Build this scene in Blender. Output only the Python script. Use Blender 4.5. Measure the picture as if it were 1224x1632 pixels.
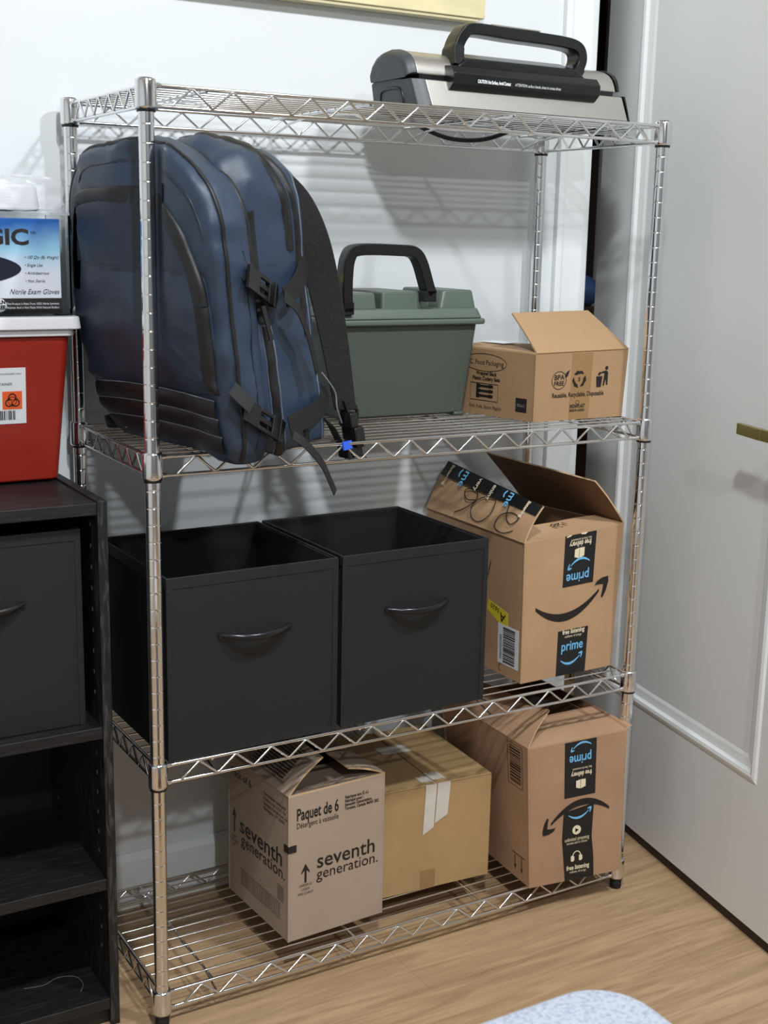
import bpy, bmesh, math, random
from mathutils import Vector, Matrix, noise
from mathutils.bvhtree import BVHTree
random.seed(7)
for o in list(bpy.data.objects): bpy.data.objects.remove(o)
scn = bpy.context.scene
COL = scn.collection
PI = math.pi

# ------------------------------------------------------------------ camera
cam = bpy.data.cameras.new('camera')
cam.sensor_fit = 'VERTICAL'; cam.sensor_height = 36.0; cam.sensor_width = 27.0
cam.lens = 2042.57 * 36 / 1632
cam.clip_start = 0.02
camo = bpy.data.objects.new('camera', cam); COL.objects.link(camo)
right = Vector((0.86185986, -0.50673709, 0.0203743))
down = Vector((-0.08953161, -0.19157323, -0.9773862))
fwd = Vector((0.49918101, 0.84054579, -0.21047826))
M = Matrix((right, -down, -fwd)).transposed().to_4x4()
M.translation = Vector((-0.62768, -1.70017, 1.20786))
camo.matrix_world = M
scn.camera = camo
cam.dof.use_dof = True; cam.dof.focus_distance = 2.15; cam.dof.aperture_fstop = 8.0
scn.view_settings.view_transform = 'Standard'
scn.view_settings.look = 'None'
scn.view_settings.gamma = 1
scn.view_settings.exposure = 0.0

# ------------------------------------------------------------------ light
w = bpy.data.worlds.new('world'); scn.world = w; w.use_nodes = True
w.node_tree.nodes['Background'].inputs[0].default_value = (0.5, 0.52, 0.55, 1)
w.node_tree.nodes['Background'].inputs[1].default_value = 0.1
def area(name, loc, aim, size, power, col, shape='DISK', sy=None):
    l = bpy.data.lights.new(name, 'AREA'); l.shape = shape; l.size = size
    if sy: l.size_y = sy
    l.energy = power; l.color = col
    o = bpy.data.objects.new(name, l); COL.objects.link(o); o.location = loc
    o.rotation_euler = (Vector(aim) - Vector(loc)).to_track_quat('-Z', 'Y').to_euler()
    return o
LAMPS = [(-0.15, -1.20, 30), (0.80, -1.10, 26), (-0.35, -2.90, 36)]
for lx, ly, lp in LAMPS: area('downlight', (lx, ly, 2.478), (lx, ly + .35, 1.0), 0.13, lp, (0.93, 0.97, 1.0))

# ------------------------------------------------------------------ materials
def lin(c):
    return tuple(((x / 255) / 12.92 if x / 255 <= 0.04045 else ((x / 255 + 0.055) / 1.055) ** 2.4) for x in c) + (1,)
def mat(name, rgb, rough=0.5, metal=0.0, var=0.0, vscale=20, bump=0.0, bscale=200, stretch=(1, 1, 1), spec=0.5, coat=0, trans=0, alpha=1, emit=0, dark=None):
    m = bpy.data.materials.new(name); m.use_nodes = True
    nt = m.node_tree; b = nt.nodes['Principled BSDF']
    b.inputs['Base Color'].default_value = lin(rgb)
    b.inputs['Roughness'].default_value = rough
    b.inputs['Metallic'].default_value = metal
    b.inputs['Specular IOR Level'].default_value = spec
    if coat: b.inputs['Coat Weight'].default_value = coat
    if trans: b.inputs['Transmission Weight'].default_value = trans
    if alpha < 1: b.inputs['Alpha'].default_value = alpha
    if emit:
        b.inputs['Emission Color'].default_value = lin(rgb); b.inputs['Emission Strength'].default_value = emit
    if var or bump:
        tc = nt.nodes.new('ShaderNodeTexCoord'); mp = nt.nodes.new('ShaderNodeMapping')
        mp.inputs['Scale'].default_value = stretch
        nt.links.new(tc.outputs['Object'], mp.inputs[0])
    if var:
        n = nt.nodes.new('ShaderNodeTexNoise'); n.inputs['Scale'].default_value = vscale; n.inputs['Detail'].default_value = 6
        nt.links.new(mp.outputs[0], n.inputs[0])
        r = nt.nodes.new('ShaderNodeValToRGB'); nt.links.new(n.outputs[0], r.inputs[0])
        c = lin(rgb); r.color_ramp.elements[0].position = 0.3; r.color_ramp.elements[1].position = 0.7
        d = lin(dark) if dark else tuple(x * (1 - var) for x in c[:3]) + (1,)
        r.color_ramp.elements[0].color = d
        r.color_ramp.elements[1].color = tuple(min(1, x * (1 + var * 0.5)) for x in c[:3]) + (1,)
        nt.links.new(r.outputs[0], b.inputs['Base Color'])
    if bump:
        n2 = nt.nodes.new('ShaderNodeTexNoise'); n2.inputs['Scale'].default_value = bscale; n2.inputs['Detail'].default_value = 4
        nt.links.new(mp.outputs[0], n2.inputs[0])
        bp = nt.nodes.new('ShaderNodeBump'); bp.inputs['Strength'].default_value = bump; bp.inputs['Distance'].default_value = 0.001
        nt.links.new(n2.outputs[0], bp.inputs['Height']); nt.links.new(bp.outputs[0], b.inputs['Normal'])
    return m
K = {}
K['wallg'] = mat('rear_wall_dimming_grey', (128, 131, 136), 0.6)  # grey added on the unseen rear wall for darker chrome reflections, less fill
K['wall'] = mat('wall_paint', (222, 226, 228), 0.35, bump=0.15, bscale=60)
K['trim'] = mat('trim_paint', (232, 235, 236), 0.3)
K['door'] = mat('door_paint', (224, 227, 228), 0.38, bump=0.1, bscale=30)
K['ceil'] = mat('ceiling_paint', (235, 235, 232), 0.8)
K['chrome'] = mat('polished_chrome', (232, 233, 234), 0.14, 1.0)
K['blackp'] = mat('black_plastic', (20, 20, 21), 0.35)
K['rubber'] = mat('black_rubber', (16, 16, 17), 0.6)
K['card'] = mat('brown_cardboard', (179, 144, 109), 0.75, var=0.10, vscale=9, bump=0.5, bscale=60)
K['card2'] = mat('reddish_cardboard', (168, 133, 104), 0.75, var=0.12, vscale=9, bump=0.6, bscale=50)
K['card7'] = mat('greyish_cardboard', (167, 147, 129), 0.75, var=0.07, vscale=9, bump=0.4, bscale=60)
K['cardk'] = mat('golden_cardboard', (172, 142, 98), 0.75, var=0.12, vscale=8, bump=0.6, bscale=50)
K['cardf'] = mat('light_cardboard', (166, 133, 98), 0.72, var=0.07, vscale=10, bump=0.4, bscale=60)
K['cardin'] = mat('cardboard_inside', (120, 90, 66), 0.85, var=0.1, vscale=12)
K['edge'] = mat('cardboard_edge', (190, 160, 122), 0.9)
K['ink'] = mat('printing_ink', (26, 22, 20), 0.6)
K['inkf'] = mat('faded_ink', (72, 56, 46), 0.7)
K['tapeb'] = mat('black_shipping_tape', (24, 25, 27), 0.33)
K['tapec'] = mat('clear_brown_tape', (152, 119, 80), 0.25, var=0.05, vscale=20)
K['mask'] = mat('white_masking_tape', (206, 200, 190), 0.55, var=0.06, vscale=40, bump=0.4, bscale=120)
K['blue'] = mat('light_blue_ink', (112, 183, 226), 0.5)
K['cream'] = mat('cream_ink', (232, 219, 188), 0.5)
K['grey'] = mat('grey_ink', (150, 148, 142), 0.5)
K['yel'] = mat('yellow_sticker', (224, 206, 48), 0.45)
K['white'] = mat('white_paper', (225, 228, 232), 0.5)
K['binf'] = mat('charcoal_bin_fabric', (22, 23, 25), 0.62, var=0.06, vscale=6, bump=0.3, bscale=400)
K['bini'] = mat('black_nonwoven_fabric', (14, 15, 17), 0.9, bump=0.6, bscale=250)
K['binh'] = mat('glossy_dark_handle', (48, 49, 53), 0.22, 0.6)
K['binh2'] = mat('dull_black_handle', (22, 22, 24), 0.4)
K['green'] = mat('olive_green_plastic', (70, 78, 71), 0.42, bump=0.12, bscale=500)
K['greenl'] = mat('olive_green_lid_plastic', (85, 97, 88), 0.38, bump=0.12, bscale=500)
K['red'] = mat('red_plastic', (152, 38, 25), 0.28, var=0.08, vscale=4)
K['lidw'] = mat('white_plastic', (226, 226, 230), 0.35)
K['orange'] = mat('orange_label', (235, 96, 38), 0.5)
K['bagf'] = mat('navy_coated_fabric', (40, 55, 75), 0.48, var=0.16, vscale=6, bump=0.25, bscale=500, spec=0.55)
K['bagd'] = mat('navy_pocket_fabric', (30, 40, 58), 0.45, var=0.12, vscale=6, bump=0.25, bscale=500, spec=0.5)
K['bagz'] = mat('black_zipper_tape', (22, 22, 24), 0.5)
K['bagm'] = mat('black_strap_mesh', (13, 13, 14), 0.85)
K['web'] = mat('black_webbing', (13, 13, 14), 0.7, bump=0.5, bscale=900)
K['pipe'] = mat('grey_stitching', (120, 126, 134), 0.6)
K['tagb'] = mat('bright_blue_tag', (40, 95, 220), 0.5)
K['sealg'] = mat('dark_grey_plastic', (62, 65, 69), 0.45, bump=0.1, bscale=600)
K['sealb'] = mat('satin_black_plastic', (18, 19, 20), 0.3)
K['steel'] = mat('brushed_stainless_steel', (190, 187, 181), 0.36, 0.9, var=0.04, vscale=60, stretch=(1, 30, 30))
K['brass'] = mat('brass', (150, 138, 84), 0.28, 0.85)
K['canvas'] = mat('cream_painted_canvas', (224, 212, 168), 0.6, var=0.12, vscale=14, stretch=(1, 1, 2))
K['canvs'] = mat('canvas_side', (206, 196, 160), 0.7)
K['dark'] = mat('hallway_shade_colour', (40, 36, 30), 0.9)  # dark colour paints in the gloom of the hallway
K['acr'] = mat('clear_acrylic', (235, 240, 242), 0.06, trans=1.0); K['acr'].node_tree.nodes['Principled BSDF'].inputs['IOR'].default_value = 1.15
K['navyink'] = mat('dark_glove_opening', (12, 16, 42), 0.45)
K['poly'] = mat('clear_polythene', (240, 244, 248), 0.12, alpha=0.28)
K['steelpin'] = mat('grey_pin_hole', (74, 74, 74), 0.5)
K['thread'] = mat('dull_thread', (92, 92, 90), 0.8)
K['black'] = mat('flat_black', (18, 18, 18), 0.6)

def nodes(m):
    nt = m.node_tree; return nt, nt.nodes['Principled BSDF']
# oak laminate floor
m = bpy.data.materials.new('oak_laminate'); m.use_nodes = True; nt, b = nodes(m)
tc = nt.nodes.new('ShaderNodeTexCoord'); mp = nt.nodes.new('ShaderNodeMapping'); nt.links.new(tc.outputs['Object'], mp.inputs[0])
br = nt.nodes.new('ShaderNodeTexBrick'); nt.links.new(mp.outputs[0], br.inputs[0])
br.offset = 0.37; br.inputs['Scale'].default_value = 1.0; br.inputs['Mortar Size'].default_value = 0.0005
br.inputs['Brick Width'].default_value = 1.22; br.inputs['Row Height'].default_value = 0.185; br.inputs['Bias'].default_value = 0.0
mp.inputs['Location'].default_value = (0.35, 0.12, 0)
br.inputs['Color1'].default_value = lin((176, 147, 113)); br.inputs['Color2'].default_value = lin((186, 157, 124)); br.inputs['Mortar'].default_value = lin((150, 122, 92))
mp2 = nt.nodes.new('ShaderNodeMapping'); mp2.inputs['Scale'].default_value = (2.0, 26, 1); nt.links.new(tc.outputs['Object'], mp2.inputs[0])
n1 = nt.nodes.new('ShaderNodeTexNoise'); n1.inputs['Scale'].default_value = 1.6; n1.inputs['Detail'].default_value = 9; n1.inputs['Distortion'].default_value = 1.4; n1.inputs['Roughness'].default_value = 0.65
nt.links.new(mp2.outputs[0], n1.inputs[0])
rp = nt.nodes.new('ShaderNodeValToRGB'); nt.links.new(n1.outputs[0], rp.inputs[0])
rp.color_ramp.elements[0].position = 0.32; rp.color_ramp.elements[0].color = (0.50, 0.44, 0.38, 1)
rp.color_ramp.elements[1].position = 0.62; rp.color_ramp.elements[1].color = (1, 1, 1, 1)
mx = nt.nodes.new('ShaderNodeMix'); mx.data_type = 'RGBA'; mx.blend_type = 'MULTIPLY'; mx.inputs[0].default_value = 0.75
nt.links.new(br.outputs[0], mx.inputs[6]); nt.links.new(rp.outputs[0], mx.inputs[7]); nt.links.new(mx.outputs[2], b.inputs['Base Color'])
b.inputs['Roughness'].default_value = 0.42
K['floor'] = m
# black woodgrain
m = bpy.data.materials.new('black_woodgrain'); m.use_nodes = True; nt, b = nodes(m)
tc = nt.nodes.new('ShaderNodeTexCoord')
def grain(m, stretch, hi=60):
    nt, b = nodes(m)
    mp = nt.nodes.new('ShaderNodeMapping'); mp.inputs['Scale'].default_value = stretch
    tc = nt.nodes.new('ShaderNodeTexCoord'); nt.links.new(tc.outputs['Object'], mp.inputs[0])
    n = nt.nodes.new('ShaderNodeTexNoise'); n.inputs['Scale'].default_value = 6; n.inputs['Detail'].default_value = 8; n.inputs['Distortion'].default_value = 0.6
    nt.links.new(mp.outputs[0], n.inputs[0])
    r = nt.nodes.new('ShaderNodeValToRGB'); nt.links.new(n.outputs[0], r.inputs[0])
    r.color_ramp.elements[0].position = 0.5; r.color_ramp.elements[0].color = lin((19, 19, 21))
    r.color_ramp.elements[1].position = 0.68; r.color_ramp.elements[1].color = lin((hi, hi, hi + 2))
    nt.links.new(r.outputs[0], b.inputs['Base Color']); b.inputs['Roughness'].default_value = 0.5
    bp = nt.nodes.new('ShaderNodeBump'); bp.inputs['Strength'].default_value = 0.4; bp.inputs['Distance'].default_value = 0.001
    nt.links.new(n.outputs[0], bp.inputs['Height']); nt.links.new(bp.outputs[0], b.inputs['Normal'])
grain(m, (30, 30, 4)); K['bwv'] = m
m = bpy.data.materials.new('black_woodgrain_shaded'); m.use_nodes = True; grain(m, (4, 30, 60), 36); K['bwh'] = m  # horizontal grain, dimmed to paint shade onto the bookcase shelf boards
K['bwi'] = mat('black_bookcase_inside', (21, 21, 23), 0.5)
# glove box print: white to blue gradient print
m = bpy.data.materials.new('blue_glove_box_print'); m.use_nodes = True; nt, b = nodes(m)
tc = nt.nodes.new('ShaderNodeTexCoord'); sp = nt.nodes.new('ShaderNodeSeparateXYZ'); nt.links.new(tc.outputs['Object'], sp.inputs[0])
n = nt.nodes.new('ShaderNodeTexNoise'); n.inputs['Scale'].default_value = 18; nt.links.new(tc.outputs['Object'], n.inputs[0])
ad = nt.nodes.new('ShaderNodeMath'); ad.operation = 'MULTIPLY_ADD'; nt.links.new(n.outputs[0], ad.inputs[0]); ad.inputs[1].default_value = 0.03; nt.links.new(sp.outputs[2], ad.inputs[2])
mr = nt.nodes.new('ShaderNodeMapRange'); nt.links.new(ad.outputs[0], mr.inputs[0]); mr.inputs[1].default_value = 0.075; mr.inputs[2].default_value = 0.145
r = nt.nodes.new('ShaderNodeValToRGB'); nt.links.new(mr.outputs[0], r.inputs[0])
r.color_ramp.elements[0].color = lin((214, 220, 232)); r.color_ramp.elements[1].color = lin((30, 92, 170))
e = r.color_ramp.elements.new(0.45); e.color = lin((150, 200, 228))
nt.links.new(r.outputs[0], b.inputs['Base Color']); b.inputs['Roughness'].default_value = 0.35
K['glove'] = m
# speckled ottoman fabric
m = bpy.data.materials.new('speckled_pale_fabric'); m.use_nodes = True; nt, b = nodes(m)
tc = nt.nodes.new('ShaderNodeTexCoord'); n = nt.nodes.new('ShaderNodeTexNoise'); n.inputs['Scale'].default_value = 260; n.inputs['Detail'].default_value = 3
nt.links.new(tc.outputs['Object'], n.inputs[0]); r = nt.nodes.new('ShaderNodeValToRGB'); nt.links.new(n.outputs[0], r.inputs[0])
r.color_ramp.elements[0].position = 0.36; r.color_ramp.elements[0].color = lin((146, 152, 168))
r.color_ramp.elements[1].position = 0.56; r.color_ramp.elements[1].color = lin((172, 177, 188))
nt.links.new(r.outputs[0], b.inputs['Base Color']); b.inputs['Roughness'].default_value = 0.9; K['speck'] = m
# padded strap mesh
nt, b = nodes(K['bagm'])
tc = nt.nodes.new('ShaderNodeTexCoord'); v = nt.nodes.new('ShaderNodeTexVoronoi'); v.inputs['Scale'].default_value = 260
nt.links.new(tc.outputs['Object'], v.inputs[0]); r = nt.nodes.new('ShaderNodeValToRGB'); nt.links.new(v.outputs[0], r.inputs[0])
r.color_ramp.elements[0].color = lin((10, 10, 11)); r.color_ramp.elements[1].color = lin((30, 30, 32)); nt.links.new(r.outputs[0], b.inputs['Base Color'])

# ------------------------------------------------------------------ mesh helpers
class MB:
    def __init__(s): s.v = []; s.f = []; s.m = []; s.sm = []; s.items = []
    def add(s, vs, fs, mi=0, smooth=False):
        o = len(s.v); s.v += [Vector(x) for x in vs]
        fa = len(s.f)
        for f in fs: s.f.append([i + o for i in f]); s.m.append(mi); s.sm.append(smooth)
        s.items.append((o, len(s.v), fa, len(s.f)))
    def box(s, a, b, mi=0):
        x0, y0, z0 = a; x1, y1, z1 = b
        s.add([(x0, y0, z0), (x1, y0, z0), (x1, y1, z0), (x0, y1, z0), (x0, y0, z1), (x1, y0, z1), (x1, y1, z1), (x0, y1, z1)],
              [(0, 3, 2, 1), (4, 5, 6, 7), (0, 1, 5, 4), (1, 2, 6, 5), (2, 3, 7, 6), (3, 0, 4, 7)], mi)
    def hexa(s, c, mi=0):
        s.add(c, [(0, 3, 2, 1), (4, 5, 6, 7), (0, 1, 5, 4), (1, 2, 6, 5), (2, 3, 7, 6), (3, 0, 4, 7)], mi)
    def slab(s, q, t, mi=0):
        q = [Vector(x) for x in q]; n = (q[1] - q[0]).cross(q[2] - q[1]).normalized() * t
        s.hexa(q + [x + n for x in q], mi)
    def tube(s, pts, r, n=8, mi=0, closed=False, smooth=True):
        pts = [Vector(p) for p in pts]; N = len(pts); rings = []
        up = None
        for i, p in enumerate(pts):
            if closed: t = pts[(i + 1) % N] - pts[i - 1]
            else: t = pts[min(i + 1, N - 1)] - pts[max(i - 1, 0)]
            t.normalize()
            if up is None:
                up = Vector((0, 0, 1)) if abs(t.z) < 0.9 else Vector((1, 0, 0))
            a = t.cross(up).normalized(); up = a.cross(t).normalized()
            rr = r[i] if isinstance(r, (list, tuple)) else r
            rings.append([p + (a * math.cos(2 * PI * k / n) + up * math.sin(2 * PI * k / n)) * rr for k in range(n)])
        vs = [x for rg in rings for x in rg]; fs = []
        for i in range(N if closed else N - 1):
            j = (i + 1) % N
            for k in range(n): fs.append((i * n + k, i * n + (k + 1) % n, j * n + (k + 1) % n, j * n + k))
        s.add(vs, fs, mi, smooth)
        if not closed:
            s.add(rings[0], [tuple(range(n))[::-1]], mi); s.add(rings[-1], [tuple(range(n))], mi)
    def lathe(s, c, prof, n=20, mi=0, mis=None):
        c = Vector(c); vs = []
        for r, z in prof:
            for k in range(n): vs.append(c + Vector((r * math.cos(2 * PI * k / n), r * math.sin(2 * PI * k / n), z)))
        for i in range(len(prof) - 1):
            fs = [(i * n + k, i * n + (k + 1) % n, (i + 1) * n + (k + 1) % n, (i + 1) * n + k) for k in range(n)]
            if i == 0: base = len(s.v); s.v += vs
            for f in fs: s.f.append([q + base for q in f]); s.m.append(mis[i] if mis else mi); s.sm.append(True)
        s.f.append([base + k for k in range(n)][::-1]); s.m.append(mis[0] if mis else mi); s.sm.append(False)
        s.f.append([base + (len(prof) - 1) * n + k for k in range(n)]); s.m.append(mis[-1] if mis else mi); s.sm.append(False)
    def ribbon(s, pts, nrm, w, t, mi=0):
        pts = [Vector(p) for p in pts]; N = len(pts); vs = []; fs = []
        for i, p in enumerate(pts):
            tg = (pts[min(i + 1, N - 1)] - pts[max(i - 1, 0)]).normalized()
            nn = Vector(nrm[i]) if isinstance(nrm, list) else Vector(nrm)
            bt = tg.cross(nn).normalized(); nn = bt.cross(tg).normalized()
            ww = w[i] if isinstance(w, (list, tuple)) else w
            for a, c in ((-.5, -.5), (.5, -.5), (.5, .35), (.42, .5), (-.42, .5), (-.5, .35)): vs.append(p + bt * a * ww + nn * c * t)
        for i in range(N - 1):
            for k in range(6): fs.append((i * 6 + k, i * 6 + (k + 1) % 6, (i + 1) * 6 + (k + 1) % 6, (i + 1) * 6 + k))
        fs.append(tuple(range(6))[::-1]); fs.append(tuple(range((N - 1) * 6, N * 6)))
        s.add(vs, fs, mi)
    def prism(s, poly, fn, d0, d1, mi=0):
        """poly: 2D outline; fn(a,b,d)->3D point; extruded d0..d1"""
        n = len(poly)
        s.add([fn(a, b, d0) for a, b in poly] + [fn(a, b, d1) for a, b in poly],
              [tuple(range(n))[::-1], tuple(range(n, 2 * n))] + [(i, (i + 1) % n, n + (i + 1) % n, n + i) for i in range(n)], mi)
    def build(s, name, mats, parent=None, bevel=0, seg=2, origin=None, fix=True, subd=0, wn=False):
        if any(k in name for k in ('printing', 'lettering', 'writing', 'logo')) and len(s.items) > 1:
            it = []
            for a, b, fa, fb in s.items:
                P = s.v[a:b]; it.append([[min(p[i] for p in P) - .0055 for i in range(3)], [max(p[i] for p in P) + .0055 for i in range(3)], [(a, b, fa, fb)]])
            ch = True
            while ch:
                ch = False
                for i in range(len(it)):
                    for j in range(i + 1, len(it)):
                        A, B = it[i], it[j]
                        if all(A[0][k] <= B[1][k] and B[0][k] <= A[1][k] for k in range(3)):
                            A[0] = [min(A[0][k], B[0][k]) for k in range(3)]; A[1] = [max(A[1][k], B[1][k]) for k in range(3)]; A[2] += B[2]; del it[j]; ch = True; break
                    if ch: break
            o = None
            for _, _, L in it:
                q = MB()
                for a, b, fa, fb in L:
                    off = len(q.v); q.v += s.v[a:b]
                    for f in range(fa, fb): q.f.append([x - a + off for x in s.f[f]]); q.m.append(s.m[f]); q.sm.append(s.sm[f])
                o = q.build1(name, mats, parent, bevel, seg, origin, fix, subd)
            return o
        return s.build1(name, mats, parent, bevel, seg, origin, fix, subd)
    def build1(s, name, mats, parent=None, bevel=0, seg=2, origin=None, fix=True, subd=0, wn=False):
        me = bpy.data.meshes.new(name)
        vs = s.v
        if parent is None and origin is None and vs:
            lo = [min(p[i] for p in vs) for i in range(3)]; hi = [max(p[i] for p in vs) for i in range(3)]
            origin = Vector(((lo[0] + hi[0]) / 2, (lo[1] + hi[1]) / 2, lo[2]))
        if origin is None: origin = Vector((0, 0, 0)) if parent is None else PLOC.get(parent.name, Vector((0, 0, 0)))
        me.from_pydata([tuple(p - origin) for p in vs], [], s.f)
        if not isinstance(mats, (list, tuple)): mats = [mats]
        for q in mats: me.materials.append(K[q] if isinstance(q, str) else q)
        for i, p in enumerate(me.polygons): p.material_index = s.m[i]; p.use_smooth = s.sm[i]
        if fix:
            bm = bmesh.new(); bm.from_mesh(me)
            bmesh.ops.recalc_face_normals(bm, faces=bm.faces); bm.to_mesh(me); bm.free()
        o = bpy.data.objects.new(name, me); COL.objects.link(o)
        if parent is None: o.location = origin; PLOC[o.name] = origin
        else: o.parent = parent; PLOC[o.name] = PLOC.get(parent.name, Vector((0, 0, 0)))
        if bevel:
            bv = o.modifiers.new('bevel', 'BEVEL'); bv.width = bevel; bv.segments = seg; bv.limit_method = 'ANGLE'; bv.angle_limit = 0.6
            for p in me.polygons: p.use_smooth = True
            wnm = o.modifiers.new('wn', 'WEIGHTED_NORMAL'); wnm.keep_sharp = False
        if subd:
            sd = o.modifiers.new('sub', 'SUBSURF'); sd.levels = subd; sd.render_levels = subd
        return o
PLOC = {}
def empty(name, loc, label, cat, group=None):
    o = bpy.data.objects.new(name, None); COL.objects.link(o); o.location = loc; o.empty_display_size = 0.05
    PLOC[o.name] = Vector(loc); tag(o, label, cat, group); return o
def tag(o, label, cat, group=None):
    o['label'] = label; o['category'] = cat
    if group: o['group'] = group
    return o
def struct(o): o['kind'] = 'structure'; return o
def sbox(name, a, b, m, bevel=0):
    q = MB(); q.box(a, b); return struct(q.build(name, m, bevel=bevel))
def spline(pts, n=8, closed=False):
    P = [Vector(p) for p in pts]; N = len(P); out = []
    for i in range(N if closed else N - 1):
        if closed: a, b_, c, d = P[i - 1], P[i], P[(i + 1) % N], P[(i + 2) % N]
        else: a, b_, c, d = P[max(i - 1, 0)], P[i], P[i + 1], P[min(i + 2, N - 1)]
        for k in range(n):
            t = k / n
            out.append(0.5 * ((2 * b_) + (c - a) * t + (2 * a - 5 * b_ + 4 * c - d) * t * t + (3 * b_ - a - 3 * c + d) * t ** 3))
    if not closed: out.append(P[-1])
    return out

# planar face frame for printing and tape
class Face:
    def __init__(s, o, ex, ey, n=None):
        s.o = Vector(o); s.w = (Vector(ex) - s.o).length; s.h = (Vector(ey) - s.o).length
        s.ex = (Vector(ex) - s.o).normalized(); e = Vector(ey) - s.o
        s.n = s.ex.cross(e).normalized(); s.ey = s.n.cross(s.ex).normalized()
        s.q = None
    def quad(s, A, B, C, D): s.q = (Vector(A), Vector(B), Vector(C), Vector(D)); return s
    def p(s, a, b, d=0):
        if s.q:
            A, B, C, D = s.q; u = a / s.w; v = b / s.h
            return A * (1 - u) * (1 - v) + B * u * (1 - v) + C * u * v + D * (1 - u) * v + s.n * d
        return s.o + s.ex * a + s.ey * b + s.n * d
    def rect(s, mb, a0, b0, a1, b1, d=0.0004, mi=0):
        mb.prism([(a0, b0), (a1, b0), (a1, b1), (a0, b1)], s.p, -0.0002, d, mi)
    def poly(s, mb, pts, d=0.0004, mi=0, base=-0.0002): mb.prism(pts, s.p, base, d, mi)
    def line(s, mb, pts, w, d=0.0004, mi=0, closed=False):
        P = [Vector((a, b)) for a, b in pts]; N = len(P); L = []; R = []
        for i in range(N):
            t = (P[(i + 1) % N] - P[i - 1]) if closed else (P[min(i + 1, N - 1)] - P[max(i - 1, 0)])
            t = t.normalized() if t.length > 0 else Vector((1, 0)); q = Vector((-t.y, t.x)) * w / 2; L.append(P[i] + q); R.append(P[i] - q)
        vs = [s.p(x.x, x.y, d) for x in L] + [s.p(x.x, x.y, d) for x in R]
        fs = [(i, (i + 1) % N, N + (i + 1) % N, N + i) for i in range(N if closed else N - 1)]
        mb.add(vs, fs, mi)
    def text(s, mb, txt, a, b, size, d=0.0006, rot=0, sx=1.0, mi=0, align='LEFT', bold=0.0, shear=0, width=None):
        cu = bpy.data.curves.new('t', 'FONT'); cu.body = txt; cu.size = size; cu.align_x = align; cu.offset = bold; cu.shear = shear
        cu.resolution_u = 3
        o = bpy.data.objects.new('t', cu); COL.objects.link(o)
        dg = bpy.context.evaluated_depsgraph_get(); ev = o.evaluated_get(dg); me = ev.to_mesh()
        vv = [v.co.copy() for v in me.vertices]; ff = [tuple(p.vertices) for p in me.polygons]
        ev.to_mesh_clear(); bpy.data.objects.remove(o); bpy.data.curves.remove(cu)
        if not vv: return
        if width:
            ww = max(v.x for v in vv) - min(v.x for v in vv); sx = width / max(ww, 1e-6)
        c, sn = math.cos(rot), math.sin(rot)
        pts = []
        for v in vv:
            x, y = v.x * sx, v.y; pts.append(s.p(a + x * c - y * sn, b + x * sn + y * c, d))
        mb.add(pts, ff, mi)

# ------------------------------------------------------------------ room
q = MB(); q.box((-2.0, -3.5, -0.05), (2.6, 2.2, 0.0)); fl = q.build('floor', 'floor', origin=Vector((0, 0, 0))); struct(fl)
YW = 0.372; DX = 1.058
q = MB(); q.box((-2.0, YW, 0), (DX, YW + .12, 2.5)); q.box((DX, YW, 2.06), (1.88, YW + .12, 2.5)); q.box((1.88, YW, 0), (2.6, YW + .12, 2.5))
struct(q.build('wall_back', 'wall'))
sbox('wall_left', (-2.1, -3.5, 0), (-2.0, YW + .12, 2.5), 'wall')
sbox('wall_right', (2.6, -3.5, 0), (2.7, 2.2, 2.5), 'wall')
sbox('wall_rear', (-2.1, -3.6, 0), (2.7, -3.5, 2.5), 'wallg')
sbox('ceiling', (-2.1, -3.6, 2.5), (2.7, 2.3, 2.56), 'ceil')
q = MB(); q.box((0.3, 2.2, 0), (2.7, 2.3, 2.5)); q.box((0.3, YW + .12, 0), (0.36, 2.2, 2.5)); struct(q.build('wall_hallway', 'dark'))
q = MB(); fr = [(0, 0), (.075, 0), (.075, -.014), (.058, -.017), (.05, -.012), (.02, -.010), (.012, -.014), (0, -.012)]
X0 = DX - .078
q.prism([(a, b) for a, b in fr], lambda a, b_, d: Vector((X0 + a, YW + b_, d)), 0, 2.1)
q.box((DX - .003, YW - .012, 0), (DX, YW + .12, 2.1))
q.box((X0, YW - .014, 2.06), (1.96, YW, 2.13)); q.box((1.88, YW - .014, 0), (1.96, YW, 2.06))
struct(q.build('trim_1', 'trim', bevel=.0015))
q = MB(); pr = [(0, 0), (0, .105), (-.006, .105), (-.008, .098), (-.013, .092), (-.013, 0)]
q.prism(pr, lambda a, b_, d: Vector((d, YW + a, b_)), -2.0, X0)
struct(q.build('baseboard_back', 'trim', bevel=.001))

# things glimpsed in the dark hallway
def lump(name, c, s, m, label, cat):
    bm = bmesh.new(); bmesh.ops.create_icosphere(bm, subdivisions=3, radius=1)
    me = bpy.data.meshes.new(name)
    for v in bm.verts:
        k = 1 + 0.18 * noise.noise(v.co * 2.2 + Vector(c)); v.co = Vector((v.co.x * s[0] * k, v.co.y * s[1] * k, v.co.z * s[2] * k))
    bm.to_mesh(me); bm.free(); me.materials.append(m)
    for p in me.polygons: p.use_smooth = True
    o = bpy.data.objects.new(name, me); COL.objects.link(o); o.location = c; tag(o, label, cat); return o
sx, sy = 1.42, 0.78
q = MB(); q.box((1.30, .78, 0), (1.36, 1.1, 1.0)); q.box((1.66, .78, 0), (1.72, 1.1, 1.0)); q.box((1.30, .78, 1.0), (1.72, 1.1, 1.03)); q.box((1.36, .78, .5), (1.66, 1.1, .53))
tag(q.build('hallway_shelf', mat('dark_brown_wood', (70, 48, 36), 0.5), bevel=.002), 'dark brown wooden stand in the dark hallway beyond the door gap', 'stand')
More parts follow.
